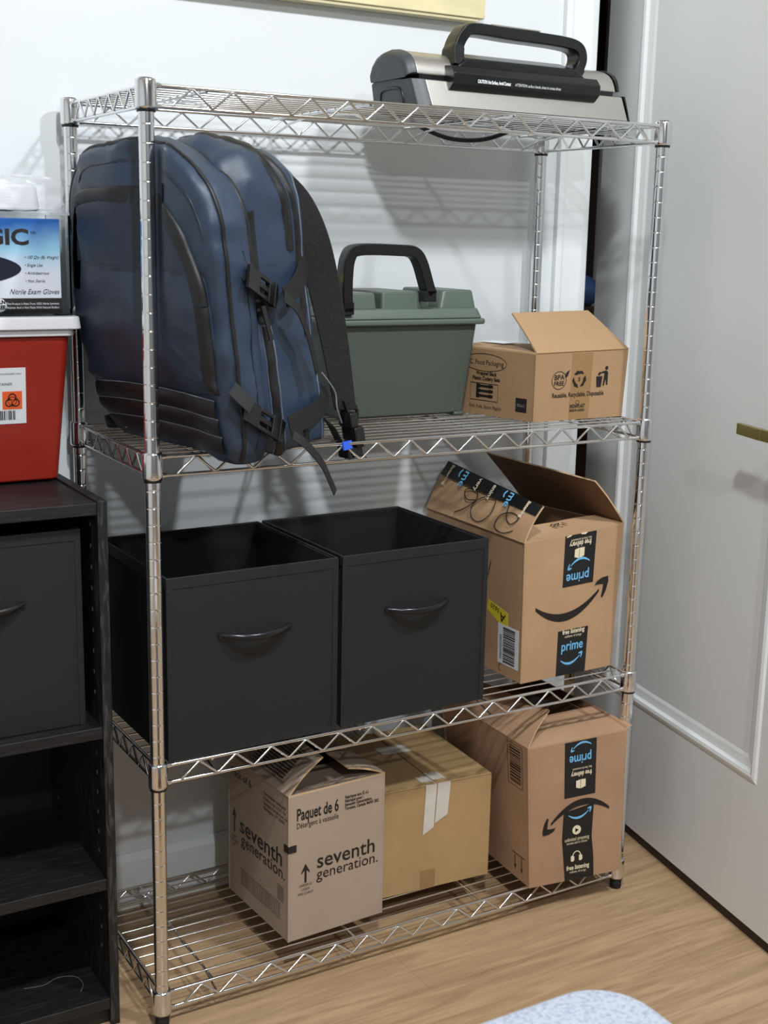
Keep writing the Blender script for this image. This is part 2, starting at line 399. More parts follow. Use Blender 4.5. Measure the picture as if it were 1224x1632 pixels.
lump('folded_cloth', (1.44, .92, 1.082), (.1, .1, .047), mat('blue_cloth', (40, 66, 110), .8), 'dark blue bundle of cloth glimpsed through the door gap', 'cloth')

# door, hinged at the casing and swung into the room
H = Vector((1.127, .411, 0)); dd = Vector((-.1877, -.9822, 0)).normalized(); dn = Vector((-dd.y, dd.x, 0))  # dn away from viewer?
if dn.dot(Vector((-1, 0, 0))) > 0: dn = -dn
DWd = .80
def DP(a, z, t): return H + dd * a + dn * t + Vector((0, 0, z))
door = bpy.data.objects.new('door_1', None); COL.objects.link(door); door.location = H; PLOC['door_1'] = H; struct(door)
q = MB()
Z0, Z1 = .0215, 2.035
prof = [(0, 0), (.004, -.003), (.010, -.0045), (.016, -.003), (.020, .003), (.026, .0045), (.034, .006), (.040, .009)]
def ring(i, o_): return [(.128 + i, .287 + i), (.668 - i, .287 + i), (.668 - i, 1.90 - i), (.128 + i, 1.90 - i)]
def addface(sgn, t0):
    outer = [(0, Z0), (DWd, Z0), (DWd, Z1), (0, Z1)]
    R = [[DP(a, z, t0) for a, z in outer]] + [[DP(a, z, t0 + sgn * o_) for a, z in ring(i, o_)] for i, o_ in prof]
    vs = [p for r_ in R for p in r_]; fs = []
    for i in range(len(R) - 1):
        for k in range(4): fs.append((i * 4 + k, i * 4 + (k + 1) % 4, (i + 1) * 4 + (k + 1) % 4, (i + 1) * 4 + k))
    L = (len(R) - 1) * 4; fs.append((L, L + 1, L + 2, L + 3)); q.add(vs, fs)
addface(1, 0); addface(-1, .036)
for a, b_ in (((0, Z0), (DWd, Z0)), ((DWd, Z0), (DWd, Z1)), ((DWd, Z1), (0, Z1)), ((0, Z1), (0, Z0))):
    q.add([DP(*a, 0), DP(*b_, 0), DP(*b_, .036), DP(*a, .036)], [(0, 1, 2, 3)])
q.build('door_slab', 'door', door)
q = MB(); q.box((0, 0, 0), (0, 0, 0))
q = MB(); q.hexa([DP(.02, .002, .004), DP(DWd, .002, .004), DP(DWd, .002, .032), DP(.02, .002, .032), DP(.02, .0225, .004), DP(DWd, .0225, .004), DP(DWd, .0225, .032), DP(.02, .0225, .032)])
q.build('door_gap_shade', mat('dark_brown_gap_shade', (40, 26, 20), .6), door)  # dark strip stands in for the shade in the gap under the door
q = MB()
hz = .905; hd = .735
q.lathe((0, 0, 0), [(.026, 0), (.026, .006), (.022, .009), (.010, .010), (.010, .045)], 24)
for i, v_ in enumerate(q.v): q.v[i] = DP(hd, hz, 0) + dd * v_.x + Vector((0, 0, v_.y)) - dn * v_.z
pts = [DP(hd, hz, -.045), DP(hd - .02, hz, -.052), DP(hd - .06, hz, -.053), DP(hd - .13, hz + .001, -.050)]
for i in range(len(pts) - 1):
    a, b_ = pts[i], pts[i + 1]; hh = .0095
    q.hexa([a - dn * .006 - Vector((0, 0, hh)), b_ - dn * .005 - Vector((0, 0, hh)), b_ + dn * .005 - Vector((0, 0, hh)), a + dn * .006 - Vector((0, 0, hh)),
            a - dn * .006 + Vector((0, 0, hh)), b_ - dn * .005 + Vector((0, 0, hh)), b_ + dn * .005 + Vector((0, 0, hh)), a + dn * .006 + Vector((0, 0, hh))])
q.build('door_handle', 'brass', door, bevel=.0015)
for hzz in (.25, 1.85):
    q = MB(); q.tube([DP(-.004, hzz, -.004), DP(-.004, hzz + .09, -.004)], .006, 10); q.build('hinge', 'brass', door)

# canvas on the wall, only its lower edge in view
cv = empty('canvas_picture', (.44, YW, 1.595), 'cream painted canvas hanging high on the white wall above the rack', 'picture')
q = MB(); q.box((.10, YW - .034, 1.597), (.775, YW - .0005, 2.05)); q.build('stretched_canvas', ['canvas'], cv, bevel=.002)
q = MB(); q.box((.112, YW - .030, 1.592), (.763, YW - .002, 1.5975)); q.build('stretcher_frame', 'canvs', cv)

# ------------------------------------------------------------------ wire rack
W, D = .914, .336
ZT = [1.4058, .903, .4355, .0607]
rack = empty('wire_shelving_rack', (W / 2, D / 2, 0), 'tall chrome wire shelving rack with four shelves against the white wall', 'shelving rack')
def post(x, y):
    prof = [(.0098, .026)]
    z = .05
    while z < 1.385:
        prof += [(.0108, z), (.0108, z + .0006), (.0108, z + .0218), (.0108, z + .0225), (.01055, z + .0228), (.01055, z + .0240)]; z += .0250
    prof += [(.0108, 1.398)]
    q = MB(); q.lathe((x, y, 0), [(.0108, .028)] + prof[1:], 20); p = q.build('post', 'chrome', rack)
    q = MB(); q.lathe((x, y, 0), [(.0100, 0), (.0108, .003), (.0108, .016), (.0085, .017)], 16); q.build('leveling_foot', 'rubber', p)
    q = MB(); q.lathe((x, y, 0), [(.0075, .0165), (.0095, .018), (.0095, .0278)], 16); q.build('foot_stem', 'chrome', p)
    q = MB(); q.lathe((x, y, 0), [(.0108, 1.398), (.0118, 1.4005), (.0118, 1.404), (.009, 1.407)], 16); q.build('end_cap', 'blackp', p)
for x, y in ((0, 0), (W, 0), (0, D), (W, D)): post(x, y)
def truss(a, b, zt, nper, nrm):
    a = Vector(a); b = Vector(b); q = MB(); d = (b - a); L = d.length; d.normalize()
    zu, zl = zt - .0075, zt - .0345
    q.tube([a + Vector((0, 0, zu)), b + Vector((0, 0, zu))], .0027, 8)
    q.tube([a + Vector((0, 0, zl)), b + Vector((0, 0, zl))], .0027, 8)
    pts = []; m0 = .022
    n = nper * 2
    for i in range(n + 1):
        s = m0 + (L - 2 * m0) * i / n; pts.append(a + d * s + Vector((0, 0, (zl + .001) if i % 2 == 0 else (zu - .001))) + nrm * .0022)
    fine = []
    for i in range(n):
        p0, p1 = pts[i], pts[i + 1]; fine += [p0.lerp(p1, .06), p0.lerp(p1, .94)]
    q.tube(fine, .0019, 6); return q
for zt in ZT:
    q = MB(); zw = zt - .0065
    for k in range(1, 12):
        y = D * k / 12; q.tube([(.004, y, zw), (W - .004, y, zw)], .0014, 6)
    for x in (.0875, .345, .603, .86):
        q.tube([(x, .0, zt - .0105), (x, D, zt - .0105)], .0024, 6)
        q.tube([(x + .006, .0, zt - .0345), (x + .006, .06, zt - .02), (x, .14, zt - .0145)], .0019, 6)
        q.tube([(x + .006, D, zt - .0345), (x + .006, D - .06, zt - .02), (x, D - .14, zt - .0145)], .0019, 6)
    sh = q.build('wire_shelf', 'chrome', rack)
    truss((.013, 0, 0), (W - .013, 0, 0), zt, 14, Vector((0, -1, 0))).build('front_rail', 'chrome', sh)
    truss((.013, D, 0), (W - .013, D, 0), zt, 14, Vector((0, 1, 0))).build('back_rail', 'chrome', sh)
    truss((0, .013, 0), (0, D - .013, 0), zt, 6, Vector((-1, 0, 0))).build('side_rail', 'chrome', sh)
    truss((W, .013, 0), (W, D - .013, 0), zt, 6, Vector((1, 0, 0))).build('side_rail', 'chrome', sh)
    for x, y in ((0, 0), (W, 0), (0, D), (W, D)):
        q = MB(); z1 = zt - .039
        q.lathe((x, y, 0), [(.0112, z1), (.0145, z1 + .0003), (.0150, z1 + .004), (.0142, zt - .003), (.0136, zt - .0003), (.0112, zt)], 24)
        for (dx, dy) in (((1 if x == 0 else -1), 0), (0, (1 if y == 0 else -1))):
            for zz in (zt - .0075, zt - .0345):
                q.tube([(x + dx * .012, y + dy * .012, zz), (x + dx * .021, y + dy * .021, zz)], [.0048, .0032], 8)
        q.build('corner_collar', 'chrome', sh)
        q = MB(); q.lathe((x, y, 0), [(.0112, z1 - .0035), (.0128, z1 - .0035), (.0128, z1 + .0005), (.0112, z1 + .0005)], 20); q.build('plastic_sleeve', 'blackp', sh)
ZS = [z - .0045 for z in ZT]

# ------------------------------------------------------------------ cartons
def carton(name, label, near, rt, lb, h, flaps, m, edge_taper=None, top=None, group=None, t=.0035):
    """near, rt, lb: bottom corners (near, right of front, back of left side); top optional 4 top corners"""
    A, B_, Dk = Vector(near), Vector(rt), Vector(lb); C_ = B_ + (Dk - A)
    bot = [A, B_, C_, Dk]
    tp = [Vector(x) for x in top] if top else [p + Vector((0, 0, h)) for p in bot]
    root = empty(name, (A + C_) / 2, label, 'box', group)
    cen = (A + C_) / 2
    def ins(P, z):
        out = []
        for i in range(4):
            e1 = (P[(i + 1) % 4] - P[i]).normalized(); e0 = (P[i - 1] - P[i]).normalized(); out.append(P[i] + (e1 + e0) * t + Vector((0, 0, z)))
        return out
    ib = ins(bot, .004); it = ins(tp, 0)
    q = MB()
    vs = bot + tp + ib + it
    q.add(vs, [(0, 3, 2, 1)])
    NG = 8
    for (a, b_, c, d_) in ((0, 1, 5, 4), (1, 2, 6, 5), (2, 3, 7, 6), (3, 0, 4, 7)):
        gv = []
        for r_ in range(NG + 1):
            for c_ in range(NG + 1):
                u_, v_ = c_ / NG, r_ / NG; gv.append(vs[a] * (1 - u_) * (1 - v_) + vs[b_] * u_ * (1 - v_) + vs[c] * u_ * v_ + vs[d_] * (1 - u_) * v_)
        q.add(gv, [(r_ * (NG + 1) + c_, r_ * (NG + 1) + c_ + 1, (r_ + 1) * (NG + 1) + c_ + 1, (r_ + 1) * (NG + 1) + c_) for r_ in range(NG) for c_ in range(NG)])
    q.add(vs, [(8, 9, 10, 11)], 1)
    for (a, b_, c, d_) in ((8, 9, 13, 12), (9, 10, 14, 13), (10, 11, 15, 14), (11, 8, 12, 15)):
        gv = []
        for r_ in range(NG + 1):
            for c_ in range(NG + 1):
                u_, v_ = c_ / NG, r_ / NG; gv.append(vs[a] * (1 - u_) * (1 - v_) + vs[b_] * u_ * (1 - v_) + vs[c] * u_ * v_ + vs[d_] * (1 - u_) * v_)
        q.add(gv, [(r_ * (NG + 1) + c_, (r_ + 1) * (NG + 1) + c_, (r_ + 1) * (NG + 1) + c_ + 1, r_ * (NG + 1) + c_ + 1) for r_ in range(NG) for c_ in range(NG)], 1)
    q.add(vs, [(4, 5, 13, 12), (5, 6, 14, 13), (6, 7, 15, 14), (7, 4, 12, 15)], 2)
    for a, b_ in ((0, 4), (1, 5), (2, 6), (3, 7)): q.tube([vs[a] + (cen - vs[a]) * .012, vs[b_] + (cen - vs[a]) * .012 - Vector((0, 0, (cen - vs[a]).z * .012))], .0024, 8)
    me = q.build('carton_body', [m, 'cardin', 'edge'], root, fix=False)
    bm = bmesh.new(); bm.from_mesh(me.data); bmesh.ops.recalc_face_normals(bm, faces=bm.faces); bm.to_mesh(me.data); bm.free()
    fo = []
    for (i, j, o1, o2, nsub) in flaps:
        # hinge tp[i]->tp[j]; outer corners o1 (over i), o2 (over j)
        a, b_ = tp[i], tp[j]; o1 = Vector(o1); o2 = Vector(o2)
        nn = (b_ - a).cross(o1 - a).normalized()
        if nn.z < 0: nn = -nn
        up = nn * .003; N = 8; vs = []; q = MB()
        for r_ in range(N + 1):
            s = r_ / N
            for c_ in range(N + 1):
                u_ = c_ / N
                p = a.lerp(b_, u_).lerp(o1.lerp(o2, u_), s)
                wv = nsub * math.sin(PI * s) * (0.6 + .4 * math.sin(u_ * 5 + i)) + nsub * .35 * noise.noise(p * 18) * s
                vs.append(p + nn * wv)
        G = N + 1; nb = len(vs); vs2 = vs + [v_ + up for v_ in vs]; top_f = []; bot_f = []; ed = []
        for r_ in range(N):
            for c_ in range(N):
                k = r_ * G + c_; bot_f.append((k, k + 1, k + G + 1, k + G)); top_f.append((nb + k, nb + k + G, nb + k + G + 1, nb + k + 1))
        for c_ in range(N): ed.append((c_, c_ + 1, nb + c_ + 1, nb + c_)); k = N * G + c_; ed.append((k, nb + k, nb + k + 1, k + 1))
        for r_ in range(N): k = r_ * G; ed.append((k, nb + k, nb + k + G, k + G)); k = r_ * G + N; ed.append((k, k + G, nb + k + G, nb + k))
        o_ = len(q.v); q.v += vs2
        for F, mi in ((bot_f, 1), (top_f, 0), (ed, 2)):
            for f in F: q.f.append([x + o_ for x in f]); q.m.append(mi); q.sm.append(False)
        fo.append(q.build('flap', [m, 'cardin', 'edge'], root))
    return root, tp, bot, fo
def smile(F, mb, cx, cy, w, flip=1, thick=.055, mi=0, d=.0006, mirror=1, part='both'):
    """crescent with a hooked arrow head, drawn in face metres; flip=-1 turns it by 180 degrees"""
    def T(x, y): return (cx + x * w * flip, cy + y * w * flip)
    N = 24; up = []; lo = []
    def par(x, P3):
        (xa, ya), (xb, yb), (xc, yc) = P3
        return ya * (x - xb) * (x - xc) / ((xa - xb) * (xa - xc)) + yb * (x - xa) * (x - xc) / ((xb - xa) * (xb - xc)) + yc * (x - xa) * (x - xb) / ((xc - xa) * (xc - xb))
    for i in range(N + 1):
        x = -.5 + .885 * i / N; up.append((x, par(x, ((-.5, .018), (-.07, -.112), (.385, .095))))); lo.append((x, min(up[-1][1] - .012, par(x, ((-.5, -.02), (-.07, -.205), (.385, .06))))))
    for i in range(N if part != 'head' else 0):
        a, b_, c, e = up[i], up[i + 1], lo[i + 1], lo[i]
        F.poly(mb, [T(*e), T(*c), T(*b_), T(*a)], d, mi, base=d - .0002)
    if part == 'curve': return
    ar = [(.310, .132), (.345, .185), (.420, .216), (.505, .222), (.512, .160), (.486, .058), (.442, -.022), (.420, -.005), (.434, .070), (.440, .136), (.395, .142), (.330, .142)]
    vs = [F.p(*T(x, y), d) for x, y in ar]
    mb.add(vs, [(0, 1, 11), (1, 2, 10, 11), (2, 3, 9, 10), (3, 4, 9), (4, 5, 8, 9), (5, 6, 7, 8)], mi)
def boxicon(F, mb, cx, cy, s, mi=0, d=.0007):
    F.poly(mb, [(cx - .5 * s, cy - .35 * s), (cx - .05 * s, cy - .5 * s), (cx - .05 * s, cy + .4 * s), (cx - .5 * s, cy + .3 * s)], d, mi)
    F.poly(mb, [(cx + .0 * s, cy - .5 * s), (cx + .5 * s, cy - .35 * s), (cx + .5 * s, cy + .38 * s), (cx + .0 * s, cy + .4 * s)], d, mi)

# --- seventh generation detergent carton, lowest shelf, left
zb = ZS[3]
root, tp, bot, fl_ = carton('detergent_box', 'greyish cardboard dishwasher detergent box printed Paquet de 6, half-open flap, bottom shelf', (.235, .035, zb), (.421, .045, zb), (.223, .250, zb), .258,
    [(3, 0, (.293, .262, .372), (.300, .040, .370), .004), (0, 1, (.238, .145, .300), (.412, .152, .302), -.006), (1, 2, (.352, .05, .335), (.352, .25, .333), .003)], 'card7')
F = Face(bot[0], bot[1], tp[0]).quad(bot[0], bot[1], tp[1], tp[0]); q = MB()
F.text(q, 'Paquet de 6', .014, .214, .030, width=.080, bold=.0006)
F.text(q, 'Détergent à vaisselle', .014, .200, .014, width=.080)
for i, s_ in enumerate(('Fabrique aux É.-U.', 'Fabriqué pour :', 'Seventh Generation,', 'Toronto, Canada M4W 3R2')): F.text(q, s_, .107, .2315 - i * .0068, .0075, width=(.047, .037, .054, .068)[i], bold=.0002)
F.text(q, 'seventh', .053, .120, .038, width=.114, bold=.0003)
F.text(q, 'generation.', .053, .0995, .028, width=.122)
F.poly(q, [(.030, .100), (.034, .100), (.034, .122), (.040, .116), (.040, .119), (.032, .134), (.024, .119), (.024, .116), (.030, .122)])
for i, s_ in enumerate(('GARDER LE', 'LOGOS', 'VERS LE HAUT')): F.text(q, s_, .032, .094 - i * .0075, .006, align='CENTER', width=(.024, .015, .030)[i])
F.rect(q, -.0015, .160, .014, .172, .0014)
F.o = F.o; q.build('front_printing', 'ink', root)
G = Face(bot[3], bot[0], tp[3]).quad(bot[3], bot[0], tp[0], tp[3]); q = MB(); wG = G.w
G.text(q, 'seventh', .042, .128, .042, width=.150, bold=.0003); G.text(q, 'generation.', .048, .106, .031, width=.156)
G.poly(q, [(.020, .118), (.024, .118), (.024, .150), (.030, .146), (.022, .165), (.014, .146), (.020, .150)])
for i, s_ in enumerate(('KEEP', 'THIS SIDE', 'UP')): G.text(q, s_, .022, .108 - i * .008, .007, align='CENTER')
G.rect(q, wG - .014, .160, wG + .0012, .172, .0014)
for i in range(4): G.text(q, ('Dishwasher detergent', 'Made in the U.S.A. for', 'Seventh Generation, Inc.', 'Burlington, VT 05401')[i], .130, .232 - i * .009, .0085)
G.text(q, 'Pack of 6', .012, .225, .02)
q.build('side_printing', 'ink', root)
q = MB(); x = .048
G.rect(q, .044, .030, .19, .032); G.rect(q, .044, .058, .19, .060)
while x < .186:
    w_ = random.choice((.0015, .003, .0045)); G.rect(q, x, .032, x + w_, .058); x += w_ + random.choice((.0015, .003))
G.rect(q, .178, .064, .200, .092)
q.build('faded_barcode', mat('faint_ink', (128, 112, 98), .8), root)
a, b_ = Vector(fl_[0].data.vertices[0].co), 0
FL = Face((.228 + .0, .250, zb + .259), (.236, .035, zb + .259), (.293, .262, .374))
q = MB()
for i in range(10): FL.line(q, [(.07, .018 + i * .0055), (.18, .018 + i * .0055)], .0022, d=.009)
FL.line(q, [(.06, .012), (.19, .012), (.19, .073), (.06, .073)], .0015, d=.009, closed=True)
q.build('flap_printing', 'ink', fl_[0])

# --- golden carton with masking tape
root, tp, bot, _ = carton('taped_box', 'plain golden-brown cardboard box with strips of white masking tape over its top seam', (.434, .087, zb), (.664, .072, zb), (.450, .345, zb), .197,
    [], 'cardk')
A_, B_, C_, D_ = tp
mid0 = A_.lerp(B_, .5); mid1 = D_.lerp(C_, .5)
g_ = (B_ - A_).normalized() * .0012; dz = Vector((0, 0, .0005))
for P4 in ((A_, mid0 - g_, mid1 - g_, D_), (mid0 + g_, B_, C_, mid1 + g_)):
    q = MB(); P4 = [p + dz for p in P4]; q.slab(P4, .003); q.build('flap', 'cardk', root, bevel=.0008)
F = Face(bot[0], bot[1], tp[0]).quad(bot[0], bot[1], tp[1], tp[0]); hh = F.h
def topP(a, b_, d=0):   # along width a, back b_
    ex = (B_ - A_).normalized(); ey = (D_ - A_).normalized(); return A_ + ex * a + ey * b_ + Vector((0, 0, .0038 + d))
q = MB()
cx = F.w * .5
def tape(a0, a1, back, downL, downR, mi=0):
    n = 6; tops = [topP(a0 + (a1 - a0) * i / n - back * .10, back + .004 * math.sin(i * 2.1), .0006) for i in range(n + 1)]
    fr_ = [F.p(a0 + (a1 - a0) * i / n, hh + .003, .0012) for i in range(n + 1)]
    fr2 = [F.p(a0 + (a1 - a0) * i / n, hh - .004, .0014) for i in range(n + 1)]
    dn_ = [F.p(a0 + (a1 - a0) * i / n - .004, hh - (downL + (downR - downL) * i / n), .0010) for i in range(n + 1)]
    V_ = tops + fr_ + fr2 + dn_; N = n + 1; fs = []
    for r_ in range(3):
        for i in range(n): fs.append((r_ * N + i, r_ * N + i + 1, (r_ + 1) * N + i + 1, (r_ + 1) * N + i))
    q.add(V_, fs, mi)
tape(cx - .021, cx + .001, .035, .092, .080); q.build('masking_tape', 'mask', root)
q = MB(); tape(cx + .003, cx + .029, .045, .073, .060); q.build('masking_tape', 'mask', root)
q = MB(); q.add([topP(cx - .03, .15, .0007), topP(cx + .03, .145, .0007), topP(cx + .028, .18, .0007), topP(cx - .032, .185, .0007)], [(0, 1, 2, 3)]); q.build('masking_tape', 'mask', root)
q = MB(); F.rect(q, .088, 0, .118, .036, .0005); q.build('clear_tape', 'tapec', root)

# --- lower prime carton
low = [(.6850, -.006, .325), (.897, -.022, .328), (.905, .29, .322), (.700, .30, .322)]
root, tp, bot, fl_ = carton('cardboard_box', 'worn black-taped cardboard box with a downturned arrow logo, bottom shelf at right', (.700, -.010, zb), (.892, -.034, zb), (.722, .27, zb), .27,
    [(3, 0, (.765, .29, .352), (.742, .010, .382), .005), (0, 1, (.700, .085, .338), (.905, .080, .338), .004), (1, 2, (.912, -.020, .334), (.870, .25, .358), .004)], 'card2', top=low)
F = Face(bot[0], bot[1], tp[0]).quad(bot[0], bot[1], tp[1], tp[0]); fw, fh = F.w, F.h
q = MB(); F.rect(q, .365 * fw, .60 * fh, .69 * fw, .995 * fh); q.build('black_tape', 'tapeb', root)
tapeo = q = MB(); F.poly(q, [(.38 * fw, -.0 * fh), (.70 * fw, .0), (.69 * fw, .15 * fh), (.665 * fw, .3 * fh), (.68 * fw, .53 * fh), (.36 * fw, .50 * fh), (.345 * fw, .3 * fh), (.36 * fw, .18 * fh)]); q.build('black_tape', 'tapeb', root)
q = MB(); F.text(q, 'prime', .64 * fw, .895 * fh, .025, rot=PI, width=.205 * fw / .91, bold=.0004, d=.0009); smile(F, q, .53 * fw, .957 * fh, .21 * fw, -1, .07, d=.0009)
smile(F, q, .53 * fw, .475 * fh, .24 * fw, 1, .07, d=.0013)
q.build('blue_lettering', 'blue', root)
q = MB(); F.text(q, 'free delivery', .645 * fw, .775 * fh, .013, rot=PI, width=.215 * fw, bold=.0003, d=.0009); F.text(q, 'fast, free & convenient', .645 * fw, .805 * fh, .0065, rot=PI, width=.20 * fw, d=.0009)
boxicon(F, q, .535 * fw, .69 * fh, .019)
N = 24; F.poly(q, [(.50 * fw + .0088 * math.cos(2 * PI * k / N), .36 * fh + .0088 * math.sin(2 * PI * k / N)) for k in range(N)], d=.0009)
F.text(q, 'unlimited streaming', .505 * fw, .285 * fh, .0105, align='CENTER', width=.26 * fw, d=.0009); F.text(q, 'movies and tv shows', .505 * fw, .262 * fh, .007, align='CENTER', width=.22 * fw, d=.0009)
F.line(q, [(.505 * fw + .0085 * math.cos(t_ / 10 * PI), .165 * fh + .011 * math.sin(t_ / 10 * PI)) for t_ in range(11)], .0018, d=.0009)
for s_ in (-1, 1): F.poly(q, [(.505 * fw + s_ * .0085 + x_ * .0035, .155 * fh + y_ * .006) for x_, y_ in ((-1, -.8), (.2, -1), (1, -.6), (1, .6), (.2, 1), (-1, .8))], d=.0009)
F.text(q, 'free listening', .52 * fw, .075 * fh, .0125, align='CENTER', width=.25 * fw, bold=.0003, d=.0009); F.text(q, 'millions of songs', .52 * fw, .050 * fh, .0065, align='CENTER', width=.18 * fw, d=.0009)
q.build('cream_lettering', 'cream', root)
q = MB(); F.poly(q, [(.50 * fw - .003, .36 * fh - .004), (.50 * fw - .003, .36 * fh + .004), (.50 * fw + .004, .36 * fh)], d=.0015)
q.build('play_symbol', 'ink', root)
for pt_ in ('curve', 'head'): q = MB(); smile(F, q, .495 * fw, .475 * fh, .70 * fw, -1, .055, d=.0009, part=pt_); q.build1('arrow_' + pt_, 'ink', root)
G = Face(bot[3], bot[0], tp[3]).quad(bot[3], bot[0], tp[0], tp[3]); q = MB(); gw, gh = G.w, G.h
G.line(q, [(gw - .062, gh - .085), (gw - .018, gh - .085), (gw - .018, gh - .005), (gw - .062, gh - .005)], .0015, closed=True)
y_ = gh - .010
while y_ > gh - .08:
    t_ = random.choice((.001, .002, .003)); G.rect(q, gw - .056, y_ - t_, gw - .023, y_); y_ -= t_ + random.choice((.002, .003))
for k in (0, 1):
    xx = gw - .048 + k * .022; G.rect(q, xx - .001, .018, xx + .001, .046); G.poly(q, [(xx - .004, .026), (xx, .016), (xx + .004, .026), (xx, .022)])
G.rect(q, gw - .056, .048, gw - .016, .0495)
q.build('side_printing', 'ink', root)
FT = Face(tp[3], tp[0], (.765, .29, .352)); q = MB()
FT.text(q, 'Z13', .26, .025, .016, d=.008, rot=.2); FT.text(q, '157', .20, .052, .030, d=.009, rot=.1); q.build('flap_writing', 'ink', fl_[0])
q = MB(); q.slab([(.741, .014, .387), (.748, .018, .396), (.756, .10, .386), (.732, .10, .379)], .0015); q.build('torn_black_tape', 'tapeb', fl_[0])

# --- food packaging carton, second shelf
zb = ZS[1]
root, tp, bot, fl_ = carton('food_packaging_box', 'small light brown food packaging box, front flap raised, beside the green toolbox', (.714, .060, zb), (.914, .064, zb), (.672, .245, zb), .118,
    [(0, 1, (.706, .126, 1.080), (.902, .160, 1.080), .002), (3, 0, (.775, .240, 1.018), (.80, .075, 1.022), .003)], 'cardf',
    top=[(.708, .052, 1.016), (.920, .062, 1.018), (.880, .251, 1.016), (.668, .239, 1.016)])
F = Face(bot[0], bot[1], tp[0]).quad(bot[0], bot[1], tp[1], tp[0]); fw, fh = F.w, F.h
q = MB(); F.rect(q, .385 * fw, 0, .61 * fw, fh - .0015, .0003); q.build('clear_tape', 'tapec', root)
q = MB()
c1 = (.255 * fw, .60 * fh); N = 28
F.line(q, [(c1[0] + .0155 * math.cos(2 * PI * k / N), c1[1] + .0155 * math.sin(2 * PI * k / N)) for k in range(N)], .0012, closed=True)
F.text(q, 'BPA', c1[0], c1[1] + .001, .0125, align='CENTER', bold=.0002); F.text(q, 'FREE', c1[0], c1[1] - .009, .0105, align='CENTER', bold=.0002)
F.poly(q, [(c1[0] + .012, c1[1] + .004), (c1[0] + .018, c1[1] + .006), (c1[0] + .0225, c1[1] + .018), (c1[0] + .014, c1[1] + .012)])
c2 = (.475 * fw, .60 * fh)
for k in range(3):
    a0 = PI / 2 + k * 2 * PI / 3
    def R_(x, y): return (c2[0] + x * math.cos(a0) - y * math.sin(a0), c2[1] + x * math.sin(a0) + y * math.cos(a0))
    F.poly(q, [R_(.0085, -.010), R_(.0145, -.006), R_(.0145, .005), R_(.0095, .009), R_(.0085, .004), R_(.0095, -.002)])
    F.poly(q, [R_(.0165, .004), R_(.007, .0045), R_(.0085, .0125)])
F.text(q, '5', c2[0], c2[1] - .0035, .010, align='CENTER', bold=.0003)
c3 = (.71 * fw, .60 * fh)
F.poly(q, [(c3[0] - .007, c3[1] - .016), (c3[0] + .003, c3[1] - .016), (c3[0] + .005, c3[1] + .003), (c3[0] - .009, c3[1] + .003)])
F.poly(q, [(c3[0] + .007, c3[1] - .014), (c3[0] + .010, c3[1] - .014), (c3[0] + .0125, c3[1] - .002), (c3[0] + .015, c3[1] - .013), (c3[0] + .018, c3[1] - .013), (c3[0] + .017, c3[1] + .010), (c3[0] + .012, c3[1] + .013), (c3[0] + .0, c3[1] + .010), (c3[0] + .0, c3[1] + .008), (c3[0] + .009, c3[1] + .008)])
F.poly(q, [(c3[0] + .013 + .0035 * math.cos(2 * PI * k / 12), c3[1] + .017 + .0035 * math.sin(2 * PI * k / 12)) for k in range(12)])
F.poly(q, [(c3[0] - .006, c3[1] + .006), (c3[0] - .002, c3[1] + .004), (c3[0] + .002, c3[1] + .009), (c3[0] - .002, c3[1] + .011)])
F.text(q, 'Reusable, Recyclable, Disposable', .475 * fw, .345 * fh, .0115, align='CENTER', width=.115, bold=.0002)
F.text(q, 'INDIAPLAST', .475 * fw, .175 * fh, .009, align='CENTER', width=.034, bold=.0003); F.text(q, 'MADE IN CANADA', .475 * fw, .12 * fh, .006, align='CENTER', width=.034, bold=.0002)
F.line(q, [(.475 * fw + .004 * math.cos(2 * PI * k / N), .255 * fh + .003 * math.sin(2 * PI * k / N)) for k in range(N)], .0009, closed=True)
q.build('front_printing', 'ink', root)
G = Face(bot[3], bot[0], tp[3]).quad(bot[3], bot[0], tp[0], tp[3]); gw, gh = G.w, G.h; q = MB()
c = (gw - .118, gh * .80)
G.line(q, [(c[0] + .052 * math.cos(2 * PI * k / N), c[1] + .0155 * math.sin(2 * PI * k / N)) for k in range(N)], .0011, closed=True)
G.text(q, 'A.C. Food Packaging', c[0], c[1] - .004, .0125, align='CENTER', width=.090)
G.text(q, 'Wrapped Black', c[0] + .005, gh * .61, .0095, align='CENTER', width=.05, bold=.0003); G.text(q, 'Plastic Cutlery Sets', c[0] + .005, gh * .53, .0095, align='CENTER', width=.065, bold=.0003)
G.line(q, [(c[0] - .032, gh * .22), (c[0] + .034, gh * .22), (c[0] + .034, gh * .48), (c[0] - .032, gh * .48)], .0014, closed=True)
for k in range(3):
    yy = gh * (.27 + k * .075); G.rect(q, c[0] - .016, yy, c[0] + .02, yy + .0045); G.poly(q, [(c[0] - .018, yy - .002), (c[0] - .012, yy - .002), (c[0] - .008, yy), (c[0] - .008, yy + .005), (c[0] - .018, yy + .007)])
    G.poly(q, [(c[0] + .012, yy - .001), (c[0] + .022, yy), (c[0] + .022, yy + .005), (c[0] + .012, yy + .006)])
G.text(q, 'Fork, Knife, Spoon, Napkin', c[0] + .005, gh * .10, .0095, align='CENTER', width=.075)
G.rect(q, gw - .042, gh * .12, gw - .017, gh * .33)
q.build('side_printing', 'ink', root)
q = MB(); G.text(q, '700-6-C', gw - .0295, gh * .20, .0075, align='CENTER', width=.018, d=.0009); q.build('side_lettering', 'grey', root)
q = MB(); q.slab([(.73, .18, 1.0235), (.76, .18, 1.0235), (.765, .245, 1.0225), (.72, .245, 1.0225)], .001); q.build('packing_slip', 'white', root)

